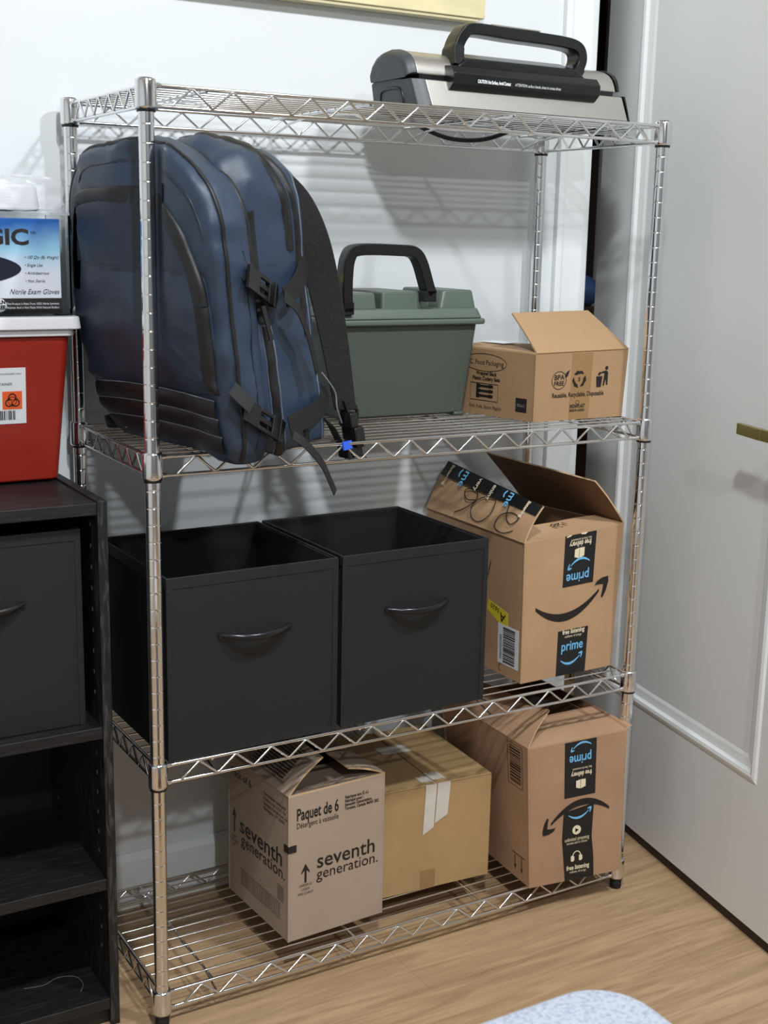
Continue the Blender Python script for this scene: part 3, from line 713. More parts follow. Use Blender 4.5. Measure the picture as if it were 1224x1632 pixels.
# --- upper prime carton, third shelf
zb = ZS[2]
upt = [(.690, .036, .690), (.924, .050, .700), (.896, .318, .695), (.684, .345, .695)]
root, tp, bot, fl_ = carton('cardboard_box', 'black-taped cardboard box with upturned arrow logo and open flaps, third shelf at right', (.698, .041, zb), (.910, .047, zb), (.692, .335, zb), .27,
    [(3, 0, (.728, .335, .784), (.730, .038, .752), .004), (0, 1, (.705, .100, .699), (.905, .110, .705), -.004), (1, 2, (.850, .050, .785), (.815, .340, .795), .003)], 'card', top=upt)
F = Face(bot[0], bot[1], tp[0]).quad(bot[0], bot[1], tp[1], tp[0]); fw, fh = F.w, F.h
q = MB(); F.rect(q, .395 * fw, .635 * fh, .715 * fw, .995 * fh); q.build('black_tape', 'tapeb', root)
q = MB(); F.rect(q, .375 * fw, .0, .70 * fw, .325 * fh); q.build('black_tape', 'tapeb', root)
q = MB(); F.text(q, 'prime', .665 * fw, .722 * fh, .025, rot=PI, width=.235 * fw, bold=.0004, d=.0009); smile(F, q, .55 * fw, .792 * fh, .225 * fw, -1, .07, d=.0009)
F.text(q, 'prime', .415 * fw, .178 * fh, .025, width=.235 * fw, bold=.0004, d=.0009); smile(F, q, .535 * fw, .110 * fh, .235 * fw, 1, .07, d=.0009)
q.build('blue_lettering', 'blue', root)
q = MB(); F.text(q, 'free delivery', .665 * fw, .945 * fh, .014, rot=PI, width=.225 * fw, bold=.0003, d=.0009); F.text(q, 'fast, free & convenient', .665 * fw, .965 * fh, .0065, rot=PI, width=.21 * fw, d=.0009)
boxicon(F, q, .55 * fw, .865 * fh, .021)
F.poly(q, [(.41 * fw, .982 * fh), (.46 * fw, .992 * fh), (.45 * fw, .997 * fh), (.41 * fw, .992 * fh)], d=.0009); F.poly(q, [(.56 * fw, .99 * fh), (.60 * fw, .985 * fh), (.62 * fw, .997 * fh), (.55 * fw, .997 * fh)], d=.0009)
F.text(q, 'free listening', .54 * fw, .297 * fh, .012, align='CENTER', width=.24 * fw, bold=.0003, d=.0009); F.text(q, 'millions of songs', .54 * fw, .270 * fh, .0065, align='CENTER', width=.18 * fw, d=.0009)
q.build('cream_lettering', 'cream', root)
for pt_ in ('curve', 'head'): q = MB(); smile(F, q, .50 * fw, .52 * fh, .75 * fw, 1, .055, d=.0006, part=pt_); q.build1('arrow_' + pt_, 'ink', root)
G = Face(bot[3], bot[0], tp[3]).quad(bot[3], bot[0], tp[0], tp[3]); gw, gh = G.w, G.h
q = MB(); G.poly(q, [(gw - .100, gh - .130), (gw - .042, gh - .142), (gw - .042, gh - .178), (gw - .104, gh - .150)]); q.build('yellow_sticker', 'yel', root)
q = MB(); G.text(q, 'A', gw - .048, gh - .148, .024, rot=PI - .25, d=.0009, bold=.0003); G.text(q, '5620', gw - .066, gh - .140, .013, rot=PI - .25, d=.0009)
G.rect(q, gw - .005, gh - .008, gw, gh - .005)
G.line(q, [(gw - .105, gh - .09), (gw - .098, gh - .07), (gw - .094, gh - .055), (gw - .1, gh - .075), (gw - .108, gh - .10)], .0018)
G.line(q, [(gw - .060, .008), (gw - .066, .006), (gw - .066, .018), (gw - .060, .020)], .0012)
q.build('side_writing', 'ink', root)
q = MB(); G.rect(q, gw - .070, .022, gw - .010, .098, .0006); q.build('white_barcode_label', 'white', root)
q = MB(); y_ = .026
while y_ < .092:
    t_ = random.choice((.0008, .0016, .0024)); G.rect(q, gw - .054, y_, gw - .020, y_ + t_, .0009); y_ += t_ + random.choice((.001, .0018))
G.text(q, 'X004XJ2V8R', gw - .058, .030, .009, rot=PI / 2, d=.0009)
q.build('barcode', 'ink', root)
# big left flap: black tape on its outer edge and 206 written on it
FT = Face(tp[3], tp[0], (.728, .335, .784)); N = 10
def ffl(u_, s, d=.0055):
    a, b_ = tp[3].lerp(tp[0], u_), Vector((.728, .335, .784)).lerp(Vector((.730, .038, .752)), u_)
    p = a.lerp(b_, s); nn = (tp[0] - tp[3]).cross(Vector((.728, .335, .784)) - tp[3]).normalized()
    if nn.z < 0: nn = -nn
    return p + nn * (.003 + .004 * math.sin(PI * s) + (d - .0045) + .0012)
q = MB(); vs = []; fs = []
for i in range(N + 1):
    for s in (.71, .86, 1.0): vs.append(ffl(i / N, s))
for i in range(N):
    for j in range(2): k = i * 3 + j; fs.append((k, k + 3, k + 4, k + 1))
vs_ = [ffl(i / N, 1.0) for i in range(N + 1)]; q.add(vs, fs); 
q.add(vs_ + [v_ - Vector((.0, 0, .006)) for v_ in vs_], [(i, i + 1, N + 2 + i, N + 1 + i) for i in range(N)])
q.build('black_tape', 'tapeb', fl_[0])
def fline(mb, pts, w_, d=.006):
    P = spline([(a, b_, 0) for a, b_ in pts], 6); L = []
    for i in range(len(P)):
        t_ = (P[min(i + 1, len(P) - 1)] - P[max(i - 1, 0)]); t_ = Vector((t_.x * .31, t_.y * .09)); t_.normalize(); nx = Vector((-t_.y / .31, t_.x / .09)) * w_ / 2
        L.append((ffl(P[i].x + nx.x, P[i].y + nx.y, d), ffl(P[i].x - nx.x, P[i].y - nx.y, d)))
    vs = [x for pr_ in L for x in pr_]; mb.add(vs, [(2 * i, 2 * i + 2, 2 * i + 3, 2 * i + 1) for i in range(len(L) - 1)])
q = MB()
fline(q, [(.30, .10), (.40, .30), (.45, .55), (.40, .70), (.31, .62), (.36, .45), (.44, .50)], .0023)
fline(q, [(.60, .70), (.50, .62), (.44, .40), (.47, .15), (.56, .10), (.63, .35), (.62, .66), (.57, .70)], .0023)
fline(q, [(.75, .68), (.78, .40), (.84, .30), (.88, .50), (.80, .55), (.72, .40), (.71, .12), (.80, .05), (.88, .18)], .0023)
q.build('handwritten_number', 'ink', fl_[0])
def ftext(mb, txt, u_, s, size, flip=False):
    # lettering running across the tape
    cu = bpy.data.curves.new('t', 'FONT'); cu.body = txt; cu.size = size; cu.resolution_u = 3; cu.offset = .0003
    o = bpy.data.objects.new('t', cu); COL.objects.link(o); ev = o.evaluated_get(bpy.context.evaluated_depsgraph_get()); me = ev.to_mesh()
    vs = [ffl(u_ + v_.co.y / .31, min(.995, s - v_.co.x / .088), .007) for v_ in me.vertices]; ff = [tuple(p.vertices) for p in me.polygons]
    ev.to_mesh_clear(); bpy.data.objects.remove(o); bpy.data.curves.remove(cu); mb.add(vs, ff)
q = MB()
for u_ in (.22, .70): ftext(q, 'me', u_, .985, .026); fline(q, [(u_ - .03, .97), (u_ - .042, .88), (u_ - .03, .80)], .0035, .007)
q.build('blue_lettering', 'blue', fl_[0])
q = MB()
for u_, t_ in ((.07, 'listening'), (.38, 'very'), (.53, 'ening'), (.88, 'listening')): ftext(q, t_, u_, .97, .012 if len(t_) > 6 else .015)
q.build('cream_lettering', 'cream', fl_[0])
q = MB(); FF = Face(tp[0], tp[1], (.703, .100, .693)); FF.text(q, '128', .135, .052, .024, rot=PI, d=.0075); q.build('flap_writing', 'ink', fl_[1])

# ------------------------------------------------------------------ open fabric bins
def bin_(label, near, w_, d_, h_, rz=0, m='binf', group='black fabric bins', hm='binh', tilt=0):
    x, y, z = near; root = empty('fabric_bin', (x + w_ / 2, y + d_ / 2, z), label, 'storage bin', group)
    c, s_ = math.cos(rz), math.sin(rz)
    def T(v_): v_ = Vector(v_); k = 1 + tilt * v_.z; return Vector((x + (v_.x * c - v_.y * s_), y + (v_.x * s_ + v_.y * c) - tilt * v_.z, z + v_.z))
    t = .005; q = MB()
    def wall(name, a, b_, mi): q_ = MB(); q_.box(a, b_, 0); q_.v = [T(v_) for v_ in q_.v]; return q_.build(name, mi, root, bevel=.0015)
    wall('front_panel', (0, 0, 0), (w_, t, h_), m)
    wall('back_panel', (0, d_ - t, 0), (w_, d_, h_), 'bini')
    wall('side_panel', (0, t, 0), (t, d_ - t, h_ - .001), 'bini')
    wall('side_panel', (w_ - t, t, 0), (w_, d_ - t, h_ - .001), 'bini')
    wall('base', (t, t, 0), (w_ - t, d_ - t, .004), 'bini')
    q = MB(); e = .0012   # stitched rim and edge binding
    for a, b_ in (((-e, -e, h_ - .016), (w_ + e, t * .6, h_ + e)), ((-e, t, h_ - .016), (t * .6, d_ - t, h_ + e)), ((w_ - t * .6, t, h_ - .016), (w_ + e, d_ - t, h_ + e)), ((-e, d_ - t * .6, h_ - .016), (w_ + e, d_ + e, h_ + e)),
                  ((-e, -e, 0), (.008, t * .6, h_ - .016)), ((w_ - .008, -e, 0), (w_ + e, t * .6, h_ - .016))): q.box(a, b_)
    q.v = [T(v_) for v_ in q.v]; q.build('edge_binding', 'binf' if m == 'binf' else m, root, bevel=.0008)
    hc = w_ / 2; hz_ = h_ * .66; hw = .057; pts = []
    for i in range(17):
        a = i / 16 * 2 - 1; pts.append(T((hc + a * hw, -.003 - .017 * (1 - a * a), hz_ + .004 * (a * a) - .003)))
    q = MB(); rr = [.0026 + .0031 * (1 - abs(i / 8 - 1) ** 3) for i in range(17)]; q.tube(pts, rr, 10)
    for s2 in (-1, 1): q.tube([T((hc + s2 * hw, .0, hz_)), T((hc + s2 * hw, -.004, hz_))], .005, 10)
    q.build('pull_handle', hm, root)
    return root
b1 = bin_('open black fabric bin on the third shelf, left one of two beside the front-left post', (.0180, .000, ZS[2]), .284, .288, .284, .012)
b2 = bin_('open black fabric bin on the third shelf, right one of two, touching the cardboard box', (.3130, .006, ZS[2]), .279, .288, .284, .012)
b3 = None

# ------------------------------------------------------------------ bookcase at left
BX1 = -.0555; BX0 = -.66; BF = .036; BB = .330; BT = .829
bc = empty('bookcase', ((BX0 + BX1) / 2, (BF + BB) / 2, 0), 'black woodgrain bookcase at the left edge with a red container on top', 'bookcase')
tk = .0145
for x0 in (BX1 - tk, BX0):
    q = MB(); q.box((x0, BF, 0), (x0 + tk, BB, BT + .003)); sp_ = q.build('side_panel', 'bwv', bc, bevel=.0008)
    if x0 > -.3:
        for z in [.12 + .032 * k for k in range(22)]:
            if abs(z - .245) < .02 or abs(z - .49) < .02: continue
            for yy in (BF + .035, BB - .045):
                q = MB(); q.box((x0 - .0008, yy - .0018, z - .0026), (x0 + .0002, yy + .0018, z + .0026)); q.build('pin_hole', 'steelpin', sp_)
def bshelf(z1, th, n): q = MB(); q.box((BX0 + tk, BF + .002, z1 - th), (BX1 - tk, BB - .004, z1)); q.build(n, 'bwh', bc, bevel=.0008)
bshelf(BT, .0175, 'top_board'); bshelf(.491, .018, 'shelf_board'); bshelf(.247, .018, 'shelf_board'); bshelf(.046, .018, 'shelf_board')
q = MB(); q.box((BX0 + tk, BF + .012, 0), (BX1 - tk, BF + .026, .028)); q.build('kick_board', 'bwh', bc)
q = MB(); q.box((BX0 + tk, BB - .004, .028), (BX1 - tk, BB, BT - .0175)); q.build('back_panel', 'bwi', bc)
bin_('black fabric bin in the top compartment of the black bookcase', (-.372, .062, .4915), .283, .255, .296, 0, 'binf', None, 'binh2')
q = MB(); q.tube(spline([(-.105, .075, .047), (-.095, .095, .047), (-.10, .12, .047), (-.125, .13, .047), (-.15, .12, .047), (-.18, .125, .047)], 8), .0006, 5)
tag(q.build('loose_thread', 'thread'), 'thin pale thread lying on the bottom shelf of the black bookcase', 'thread')

# --- red sharps container
ZB = BT
def frust(mb, b0, b1, z0, t0, t1, z1, rad, mi=0, n=5):
    """rounded-corner frustum between two rectangles"""
    def rr(a, b_, r, z):
        out = []
        for cx_, cy_, s in ((b_[0] - r, a[1] + r, -PI / 2), (b_[0] - r, b_[1] - r, 0), (a[0] + r, b_[1] - r, PI / 2), (a[0] + r, a[1] + r, PI)):
            for k in range(n + 1): ang = s + PI / 2 * k / n; out.append((cx_ + r * math.cos(ang), cy_ + r * math.sin(ang), z))
        return out
    A = rr(b0, b1, rad, z0); B = rr(t0, t1, rad, z1); k = len(A)
    mb.add(A + B, [(i, (i + 1) % k, k + (i + 1) % k, k + i) for i in range(k)] + [tuple(range(k))[::-1], tuple(range(k, 2 * k))], mi)
sc = empty('sharps_container', (-.2, .27, ZB), 'red plastic sharps container with white lid and biohazard label on the bookcase', 'container')
q = MB(); frust(q, (-.33, .222), (-.068, .325), ZB + .0032, (-.345, .205), (-.050, .330), 1.052, .012); q.build('container_body', 'red', sc, bevel=.004)
q = MB(); frust(q, (-.352, .198), (-.043, .335), 1.052, (-.352, .198), (-.043, .335), 1.062, .014); frust(q, (-.356, .190), (-.034, .338), 1.0625, (-.354, .192), (-.036, .336), 1.081, .014); q.build('lid', 'lidw', sc, bevel=.002)
F = Face((-.33, .2215, ZB), (-.068, .2215, ZB), (-.33, .2055, 1.052)); ox = .2182
q = MB(); lx1 = .212; F.rect(q, lx1 - .12, .094, lx1, .178, .0008); q.build('white_label', 'white', sc)
q = MB(); F.rect(q, lx1 - .035, .116, lx1 - .006, .143, .0012); q.build('orange_biohazard_panel', 'orange', sc)
q = MB(); bc_ = (lx1 - .0205, .1285)
for k in range(3):
    a0 = PI / 2 + k * 2 * PI / 3; cc = (bc_[0] + .0055 * math.cos(a0), bc_[1] + .0055 * math.sin(a0))
    F.line(q, [(cc[0] + .0052 * math.cos(a0 + t_), cc[1] + .0052 * math.sin(a0 + t_)) for t_ in [(-2.5 + 5 * i / 14) for i in range(15)]], .0019, d=.0016)
    F.line(q, [(bc_[0] + .002 * math.cos(a0 + PI / 3), bc_[1] + .002 * math.sin(a0 + PI / 3)), (bc_[0] + .009 * math.cos(a0 + PI), bc_[1] + .009 * math.sin(a0 + PI))], .001, d=.0016)
F.line(q, [(bc_[0] + .0062 * math.cos(2 * PI * i / 20), bc_[1] + .0062 * math.sin(2 * PI * i / 20)) for i in range(20)], .0009, d=.0016, closed=True)
x = lx1 - .115
while x < lx1 - .016:
    w_ = random.choice((.0006, .0012, .0018)); F.rect(q, x, .100, x + w_, .114, .0011); x += w_ + random.choice((.0007, .0013))
F.text(q, 'SHARPS CONTAINER', lx1 - .020, .152, .0058, align='RIGHT', d=.0012)
F.text(q, 'BIOHAZARDOUS SHARPS ONLY', lx1 - .006, .168, .0033, align='RIGHT', d=.0012)
for xx in (lx1 - .041, lx1 - .047): F.rect(q, xx - .0003, .132, xx + .0003, .139, .0012); F.poly(q, [(xx - .0015, .139), (xx + .0015, .139), (xx, .1415)], .0012)
F.line(q, [(lx1 - .044 + .0042 * math.cos(2 * PI * i / 20), .126 + .0042 * math.sin(2 * PI * i / 20)) for i in range(20)], .0006, d=.0012, closed=True)
q.build('label_printing', 'ink', sc)

# --- clear holder with glove box
ZG = 1.0815
gh_ = empty('acrylic_glove_holder', (-.19, .27, ZG), 'clear acrylic dispenser holding the glove box on the red container lid', 'dispenser')
q = MB(); t = .003
x0, x1, y0, y1, z1 = -.33, -.0425, .214, .332, 1.228
for a, b_ in (((x0, y0, ZG), (x1, y1, ZG + t)), ((x0, y0, ZG + t), (x0 + t, y1, z1)), ((x1 - t, y0, ZG + t), (x1, y1, z1)), ((x0 + t, y1 - t, ZG + t), (x1 - t, y1, z1)), ((x0 + t, y0, ZG + t), (x1 - t, y0 + t, ZG + .010)), ((x0, y0, z1), (x1, y1, z1 + t))): q.box(a, b_)
q.build('acrylic_shell', 'acr', gh_)
gb = empty('glove_box', (-.19, .27, ZG + t), 'blue and white nitrile exam gloves box inside the clear dispenser', 'box')
gx0, gx1, gy0, gy1, gz0, gz1 = -.320, -.0570, .2185, .326, ZG + t + .0003, 1.2225
q = MB(); q.box((gx0, gy0, gz0), (gx1, gy1, gz1)); o_ = q.build('carton_body', 'glove', gb, bevel=.001)
F = Face((gx0, gy0, gz0), (gx1, gy0, gz0), (gx0, gy0, gz1)); gw_ = F.w
q = MB(); F.rect(q, 0, 0, gw_, .0225, .0003); q.build('black_band', 'ink', gb)
q = MB()
F.text(q, 'MAGIC', gw_ - .046, .1005, .031, align='RIGHT', bold=.0010, sx=1.22, d=.0007); F.text(q, 'TM', gw_ - .044, .115, .006, d=.0007)
for i, s_ in enumerate(('• 100 Qty (By Weight)', '• Single Use', '• Ambidextrous', '• Non Sterile')): F.text(q, s_, gw_ - .054, .080 - i * .0115, .0064, shear=.35, d=.0007, sx=.86)
F.text(q, 'Nitrile Exam Gloves', gw_ - .004, .0285, .0105, align='RIGHT', shear=.4, d=.0007, width=.074)
q.build('label_printing', 'ink', gb)
q = MB(); F.text(q, 'This Product is Made From 100% Nitrile Synthetic', gw_ - .004, .0130, .0045, align='RIGHT', d=.0008, width=.078); F.text(q, 'Polymer And is Not Made With Natural Rubber', gw_ - .004, .0075, .0045, align='RIGHT', d=.0008, width=.078)
F.poly(q, [(gw_ - .092 + .0098 * math.cos(2 * PI * k / 24), .0125 + .0098 * math.sin(2 * PI * k / 24)) for k in range(24)], .0007); q.build('white_lettering', 'white', gb)
q = MB(); F.text(q, 'LN', gw_ - .084, .0145, .0075, align='RIGHT', d=.0012, bold=.0004); F.text(q, 'FREE', gw_ - .084, .0070, .0075, align='RIGHT', d=.0012, bold=.0004); q.build('badge_lettering', 'ink', gb)
q = MB(); F.poly(q, [(gw_ - .105 + .046 * math.cos(2 * PI * k / 40), .065 + .0195 * math.sin(2 * PI * k / 40) * (1 - .25 * math.cos(2 * PI * k / 40))) for k in range(40)], .0009); q.build('oval_opening', 'navyink', gb)

# --- clear bag on the holder
ZP = 1.2315
q = MB(); N = 18; vs = []; fs = []
pk = empty('plastic_bag_of_pads', (-.18, .27, ZP), 'crinkled clear plastic bag of white pads on top of the glove dispenser', 'bag')
frust(q, (-.30, .235), (-.078, .310), ZP + .002, (-.30, .238), (-.082, .306), ZP + .040, .012); q.build('white_pads', 'lidw', pk, bevel=.005)
q = MB()
bm = bmesh.new(); bmesh.ops.create_cube(bm, size=1); bmesh.ops.subdivide_edges(bm, edges=bm.edges, cuts=14, use_grid_fill=True)
vs = []; 
for v_ in bm.verts:
    x, y, z = v_.co; p = Vector((-.182 + x * .262, .271 + y * .112, ZP + .0275 + z * .052 * (1 - .35 * (abs(x) * 2) ** 6)))
    p += Vector((noise.noise(p * 60), noise.noise(p * 60 + Vector((5, 5, 5))), noise.noise(p * 55 + Vector((9, 1, 4))))) * .005
    p.z = max(p.z, ZP + .0006); vs.append(p)
q.add(vs, [tuple(v_.index for v_ in f.verts) for f in bm.faces], 0, False); bm.free(); q.build('plastic_film', 'poly', pk)

# ------------------------------------------------------------------ green toolbox
gx0, gx1 = .398, .653; gy0, gy1 = .185, .345; zb = ZS[1]
tb = empty('toolbox', (.53, .26, zb), 'olive green plastic dry-storage toolbox with black folding handle on the second shelf', 'toolbox')
q = MB(); frust(q, (.408, .180), (.650, .322), zb + .006, (.392, .170), (.668, .332), zb + .168, .010)
for x in (.412, .628): frust(q, (x, .178), (x + .022, .320), zb + .0003, (x, .178), (x + .022, .320), zb + .008, .004)
q.build('box_body', 'green', tb, bevel=.003)
zl = zb + .166
q = MB(); frust(q, (.384, .160), (.680, .338), zl - .004, (.384, .160), (.680, .338), zl + .006, .012); frust(q, (.388, .164), (.676, .336), zl + .006, (.394, .172), (.670, .330), zl + .024, .012)
frust(q, (.394, .172), (.464, .325), zl + .022, (.398, .176), (.462, .321), zl + .050, .008)
frust(q, (.474, .176), (.555, .325), zl + .020, (.476, .180), (.553, .321), zl + .052, .006)
frust(q, (.590, .178), (.669, .325), zl + .022, (.600, .184), (.664, .320), zl + .054, .008)
frust(q, (.460, .215), (.605, .325), zl + .020, (.460, .218), (.603, .321), zl + .040, .006)
lid = q.build('lid', 'greenl', tb, bevel=.003)
q = MB()
pts = spline([(.402, .172, 1.085), (.401, .172, 1.135), (.406, .172, 1.172), (.425, .172, 1.185), (.500, .172, 1.185), (.530, .172, 1.182), (.545, .172, 1.165), (.560, .172, 1.125), (.566, .172, 1.113)], 6)
q.ribbon(pts, Vector((0, -1, 0)).cross(Vector((0, 0, 1))) if False else [Vector((0, -1, 0))] * len(pts), .019, .024)
q.box((.548, .160, 1.1), (.572, .184, 1.118)); q.box((.395, .160, 1.08), (.412, .184, 1.1))
q.build('carry_handle', 'blackp', tb, bevel=.003)
q = MB(); q.slab([(.366, .178, 1.1475), (.402, .178, 1.1425), (.402, .180, 1.155), (.366, .180, 1.160)], .0006); q.v = [v_ - Vector((0, .0, .012)) for v_ in q.v]
tag(q.build('yellow_note', mat('pale_yellow_paper', (214, 212, 140), .6)), 'pale yellow sticky note behind the green toolbox handle', 'note')

# ------------------------------------------------------------------ vacuum sealer
zb = ZS[0] + .010
vs_ = empty('vacuum_sealer', (.72, .18, ZS[0]), 'stainless and black vacuum sealer with carry handle on the top shelf', 'vacuum sealer')
SX0, SX1 = .520, .934; YF = .112; YBk = .262
def sec(prof, xa, xb, inset=0): return prof
lower = [(YF, 0), (YF + .014, .044), (YF + .135, .050), (YBk, .044), (YBk, .0)]
upper = [(YF + .020, .052), (YF + .022, .062), (YF + .027, .073), (YF + .035, .081), (YF + .047, .087), (YF + .064, .0915), (YF + .082, .093), (YF + .102, .091), (YF + .120, .086), (YF + .134, .077), (YBk - .004, .062), (YBk - .004, .052)]
def sweepx(name, prof, xa, xb, m, xin0=0, xin1=0, bevel=.002):
    q = MB(); n = len(prof); cy = sum(p[0] for p in prof) / n; cz = sum(p[1] for p in prof) / n; vs = []
    for x, k in ((xa, 0), (xb, 0)):
        for y, z in prof:
            xx = x + ((xin0 * z / .09) if x == xa else -(xin1 * z / .09)); vs.append((xx, y, zb + z))
    q.add(vs, [tuple(range(n))[::-1], tuple(range(n, 2 * n))] + [(i, (i + 1) % n, n + (i + 1) % n, n + i) for i in range(n)]); return q.build(name, m, vs_, bevel=bevel)
sweepx('lower_housing', lower, SX0 + .003, SX1 - .001, 'steel', -.014, .012)
sweepx('base_trim', [(YF - .002, -.001), (YF - .002, .003), (YBk + .001, .003), (YBk + .001, -.001)], SX0 - .004, SX1 + .0015, 'sealb', 0, 0, 0)
sweepx('end_trim', [(a - .0012, b_ + .0012) for a, b_ in lower], SX1 - .0012, SX1 + .0012, 'sealb', 0.0, .012, 0)
sweepx('lid', upper, SX0 - .008, SX1 - .010, 'steel', -.012, .012)
sweepx('lid_end_trim', [(a - .001, b_ + .001) for a, b_ in upper], SX1 - .0105, SX1 - .008, 'sealb', 0.0, .012, 0)
sweepx('gasket_seam', [(YF + .022, .043), (YF + .022, .054), (YBk - .01, .054), (YBk - .01, .043)], SX0 - .01, SX1 - .022, 'sealb', 0, 0, 0)
# end caps
def cap(name, prof, xa, xb, k):
    q = MB(); n = len(prof); cy, cz = (YF + YBk) / 2, prof[0][1]; R = []
    for s, sc_ in ((0, 1.02), (.35, 1.01), (.75, .97), (.95, .92), (1, .86)):
        R.append([(xa + (xb - xa) * s + k * z / .09, cy + (y - cy) * sc_, zb + z * (sc_ if z > .051 else 1)) for y, z in prof])
    vs = [p for r_ in R for p in r_]; fs = []
    for i in range(len(R) - 1):
        for j in range(n): fs.append((i * n + j, i * n + (j + 1) % n, (i + 1) * n + (j + 1) % n, (i + 1) * n + j))
    fs += [tuple(range(n))[::-1], tuple(range((len(R) - 1) * n, len(R) * n))]; q.add(vs, fs); return q.build(name, 'sealg', vs_, bevel=.003)
cp = cap('lower_end_cap', lower, SX0 + .004, SX0 - .022, -.014); cap('upper_end_cap', upper, SX0 - .007, SX0 - .026, -.012)
q = MB(); xs = SX0 - .0225
q.tube(spline([(xs, YF + .118, zb + .003), (xs - .002, YF + .116, zb + .022), (xs - .004, YF + .105, zb + .032), (xs - .004, YF + .06, zb + .032), (xs - .002, YF + .048, zb + .022), (xs, YF + .046, zb + .003)], 5), .003, 8)
q.box((xs - .001, YF + .048, zb + .002), (xs + .002, YF + .116, zb + .030)); q.build('side_recess', 'sealb', cp)
# front lip
q = MB(); lip = [(YF - .004, .040), (YF - .006, .056), (YF + .004, .068), (YF + .03, .070), (YF + .03, .038), (YF + .008, .030)]
n = len(lip); q.add([(.560, y, zb + z) for y, z in lip] + [(.862, y, zb + z) for y, z in lip], [tuple(range(n))[::-1], tuple(range(n, 2 * n))] + [(i, (i + 1) % n, n + (i + 1) % n, n + i) for i in range(n)])
lipo = q.build('front_latch_bar', 'sealb', vs_, bevel=.002)
F = Face((.560, YF + .0075, zb + .0305), (.862, YF + .0075, zb + .0305), (.560, YF - .0045, zb + .0400)); q = MB()
F = Face((.560, YF - .0046, zb + .0395), (.862, YF - .0046, zb + .0395), (.560, YF - .0066, zb + .056))
F.text(q, 'CAUTION: Hot Surface, Avoid Contact', .045, .0035, .0075, width=.066, bold=.0003, d=.0012); F.text(q, 'ATTENTION: surface chaude, évitez le contact direct', .120, .0035, .0065, width=.095, d=.0012)
q.build('caution_lettering', 'white', vs_)
# handle
q = MB(); yh = YF + .045
pts = spline([(.584, yh - .012, zb + .066), (.590, yh, zb + .098), (.602, yh, zb + .122), (.622, yh, zb + .132), (.70, yh, zb + .130), (.80, yh, zb + .128), (.838, yh, zb + .122), (.848, yh, zb + .105), (.842, yh, zb + .086), (.826, yh - .006, zb + .070)], 6)
ww = [.0195 if 6 < i < len(pts) - 7 else .024 for i in range(len(pts))]
q.ribbon(pts, [Vector((0, -1, 0))] * len(pts), ww, .034)
hd_ = q.build('carry_handle', 'sealb', vs_, bevel=.004)
q = MB(); q.box((.655, yh - .014, zb + .1405), (.755, yh + .014, zb + .1425)); q.v = [v_ - Vector((0, 0, (v_.x - .655) * .012)) for v_ in q.v]; q.build('grip_plate', 'steel', hd_)
q = MB(); P_ = [(.575, .066), (.598, .082), (.82, .082), (.848, .066)]
q.add([(x, YF + .014, zb + z) for x, z in P_] + [(x, YF + .062, zb + z + .014) for x, z in P_], [(0, 1, 2, 3), (7, 6, 5, 4), (0, 3, 7, 4), (1, 5, 6, 2), (0, 4, 5, 1), (3, 2, 6, 7)]); q.build('handle_base', 'sealb', vs_, bevel=.002)
for x in (.535, .90):
    for y in (.13, .245): q = MB(); q.lathe((x, y, 0), [(.008, ZS[0] - .0003), (.009, ZS[0] + .002), (.009, zb + .002)], 12); q.build('foot', 'rubber', vs_)
q = MB(); q.tube(spline([(.60, .262, zb + .02), (.59, .285, zb + .0), (.63, .318, zb - .012), (.70, .3265, zb - .028), (.77, .324, zb - .026), (.82, .31, zb - .008), (.80, .29, zb - .002), (.76, .275, zb)], 8), .0040, 8)
q.build('power_cord', 'rubber', vs_)

# ------------------------------------------------------------------ backpack
O = Vector((.088, -.10, .885)); U = Vector((-.221, .975, 0)).normalized(); V = Vector((.885, .466, 0)).normalized(); L = Vector((-.17, 0, 1))
def sst(a, b_, x): t = min(1, max(0, (x - a) / (b_ - a))); return t * t * (3 - 2 * t)
def BW(p):
    u, h, v = p; P = O + U * u + L * h + V * v
    # bottom rests on the shelf wires, sags a little past the front rail
    lim = .9035 - .022 * sst(-.012, -.06, P.y)
    if h < .10 and BWFLOOR[0]: P.z = max(P.z, lim)
    # the front-left post presses into the fabric
    if P.z < 1.36 and -.13 < P.y < .13:
        tgt = .0145 - 7.0 * P.y * P.y; dlt = P.x - tgt
        if dlt < .02: P.x = tgt + (math.log(1 + math.exp(dlt / .004)) * .004 if dlt > -.08 else 0)
    if P.z > 1.0:
        k = sst(.170, .205, P.y); P.x = P.x + (max(P.x, -.030) - P.x) * k
    return P
BWFLOOR = [True]
bag = empty('backpack', (.13, .05, ZS[1]), 'navy blue travel backpack with black straps and buckles, leaning over the second shelf edge', 'backpack')
outA = [(.05, 0), (.012, .012), (-.004, .06), (-.010, .14), (-.018, .22), (-.028, .30), (-.030, .345), (-.008, .392), (.045, .430), (.12, .448), (.20, .448), (.27, .438), (.325, .410), (.352, .365), (.362, .29), (.372, .20), (.372, .13), (.345, .05), (.310, .008), (.26, 0)]
outB = [(.05, 0), (.012, .010), (.002, .06), (.000, .15), (-.004, .25), (-.010, .33), (-.012, .385), (.008, .428), (.07, .449), (.18, .450), (.25, .442), (.305, .415), (.335, .365), (.342, .29), (.345, .20), (.34, .12), (.32, .05), (.29, .008), (.24, 0)]
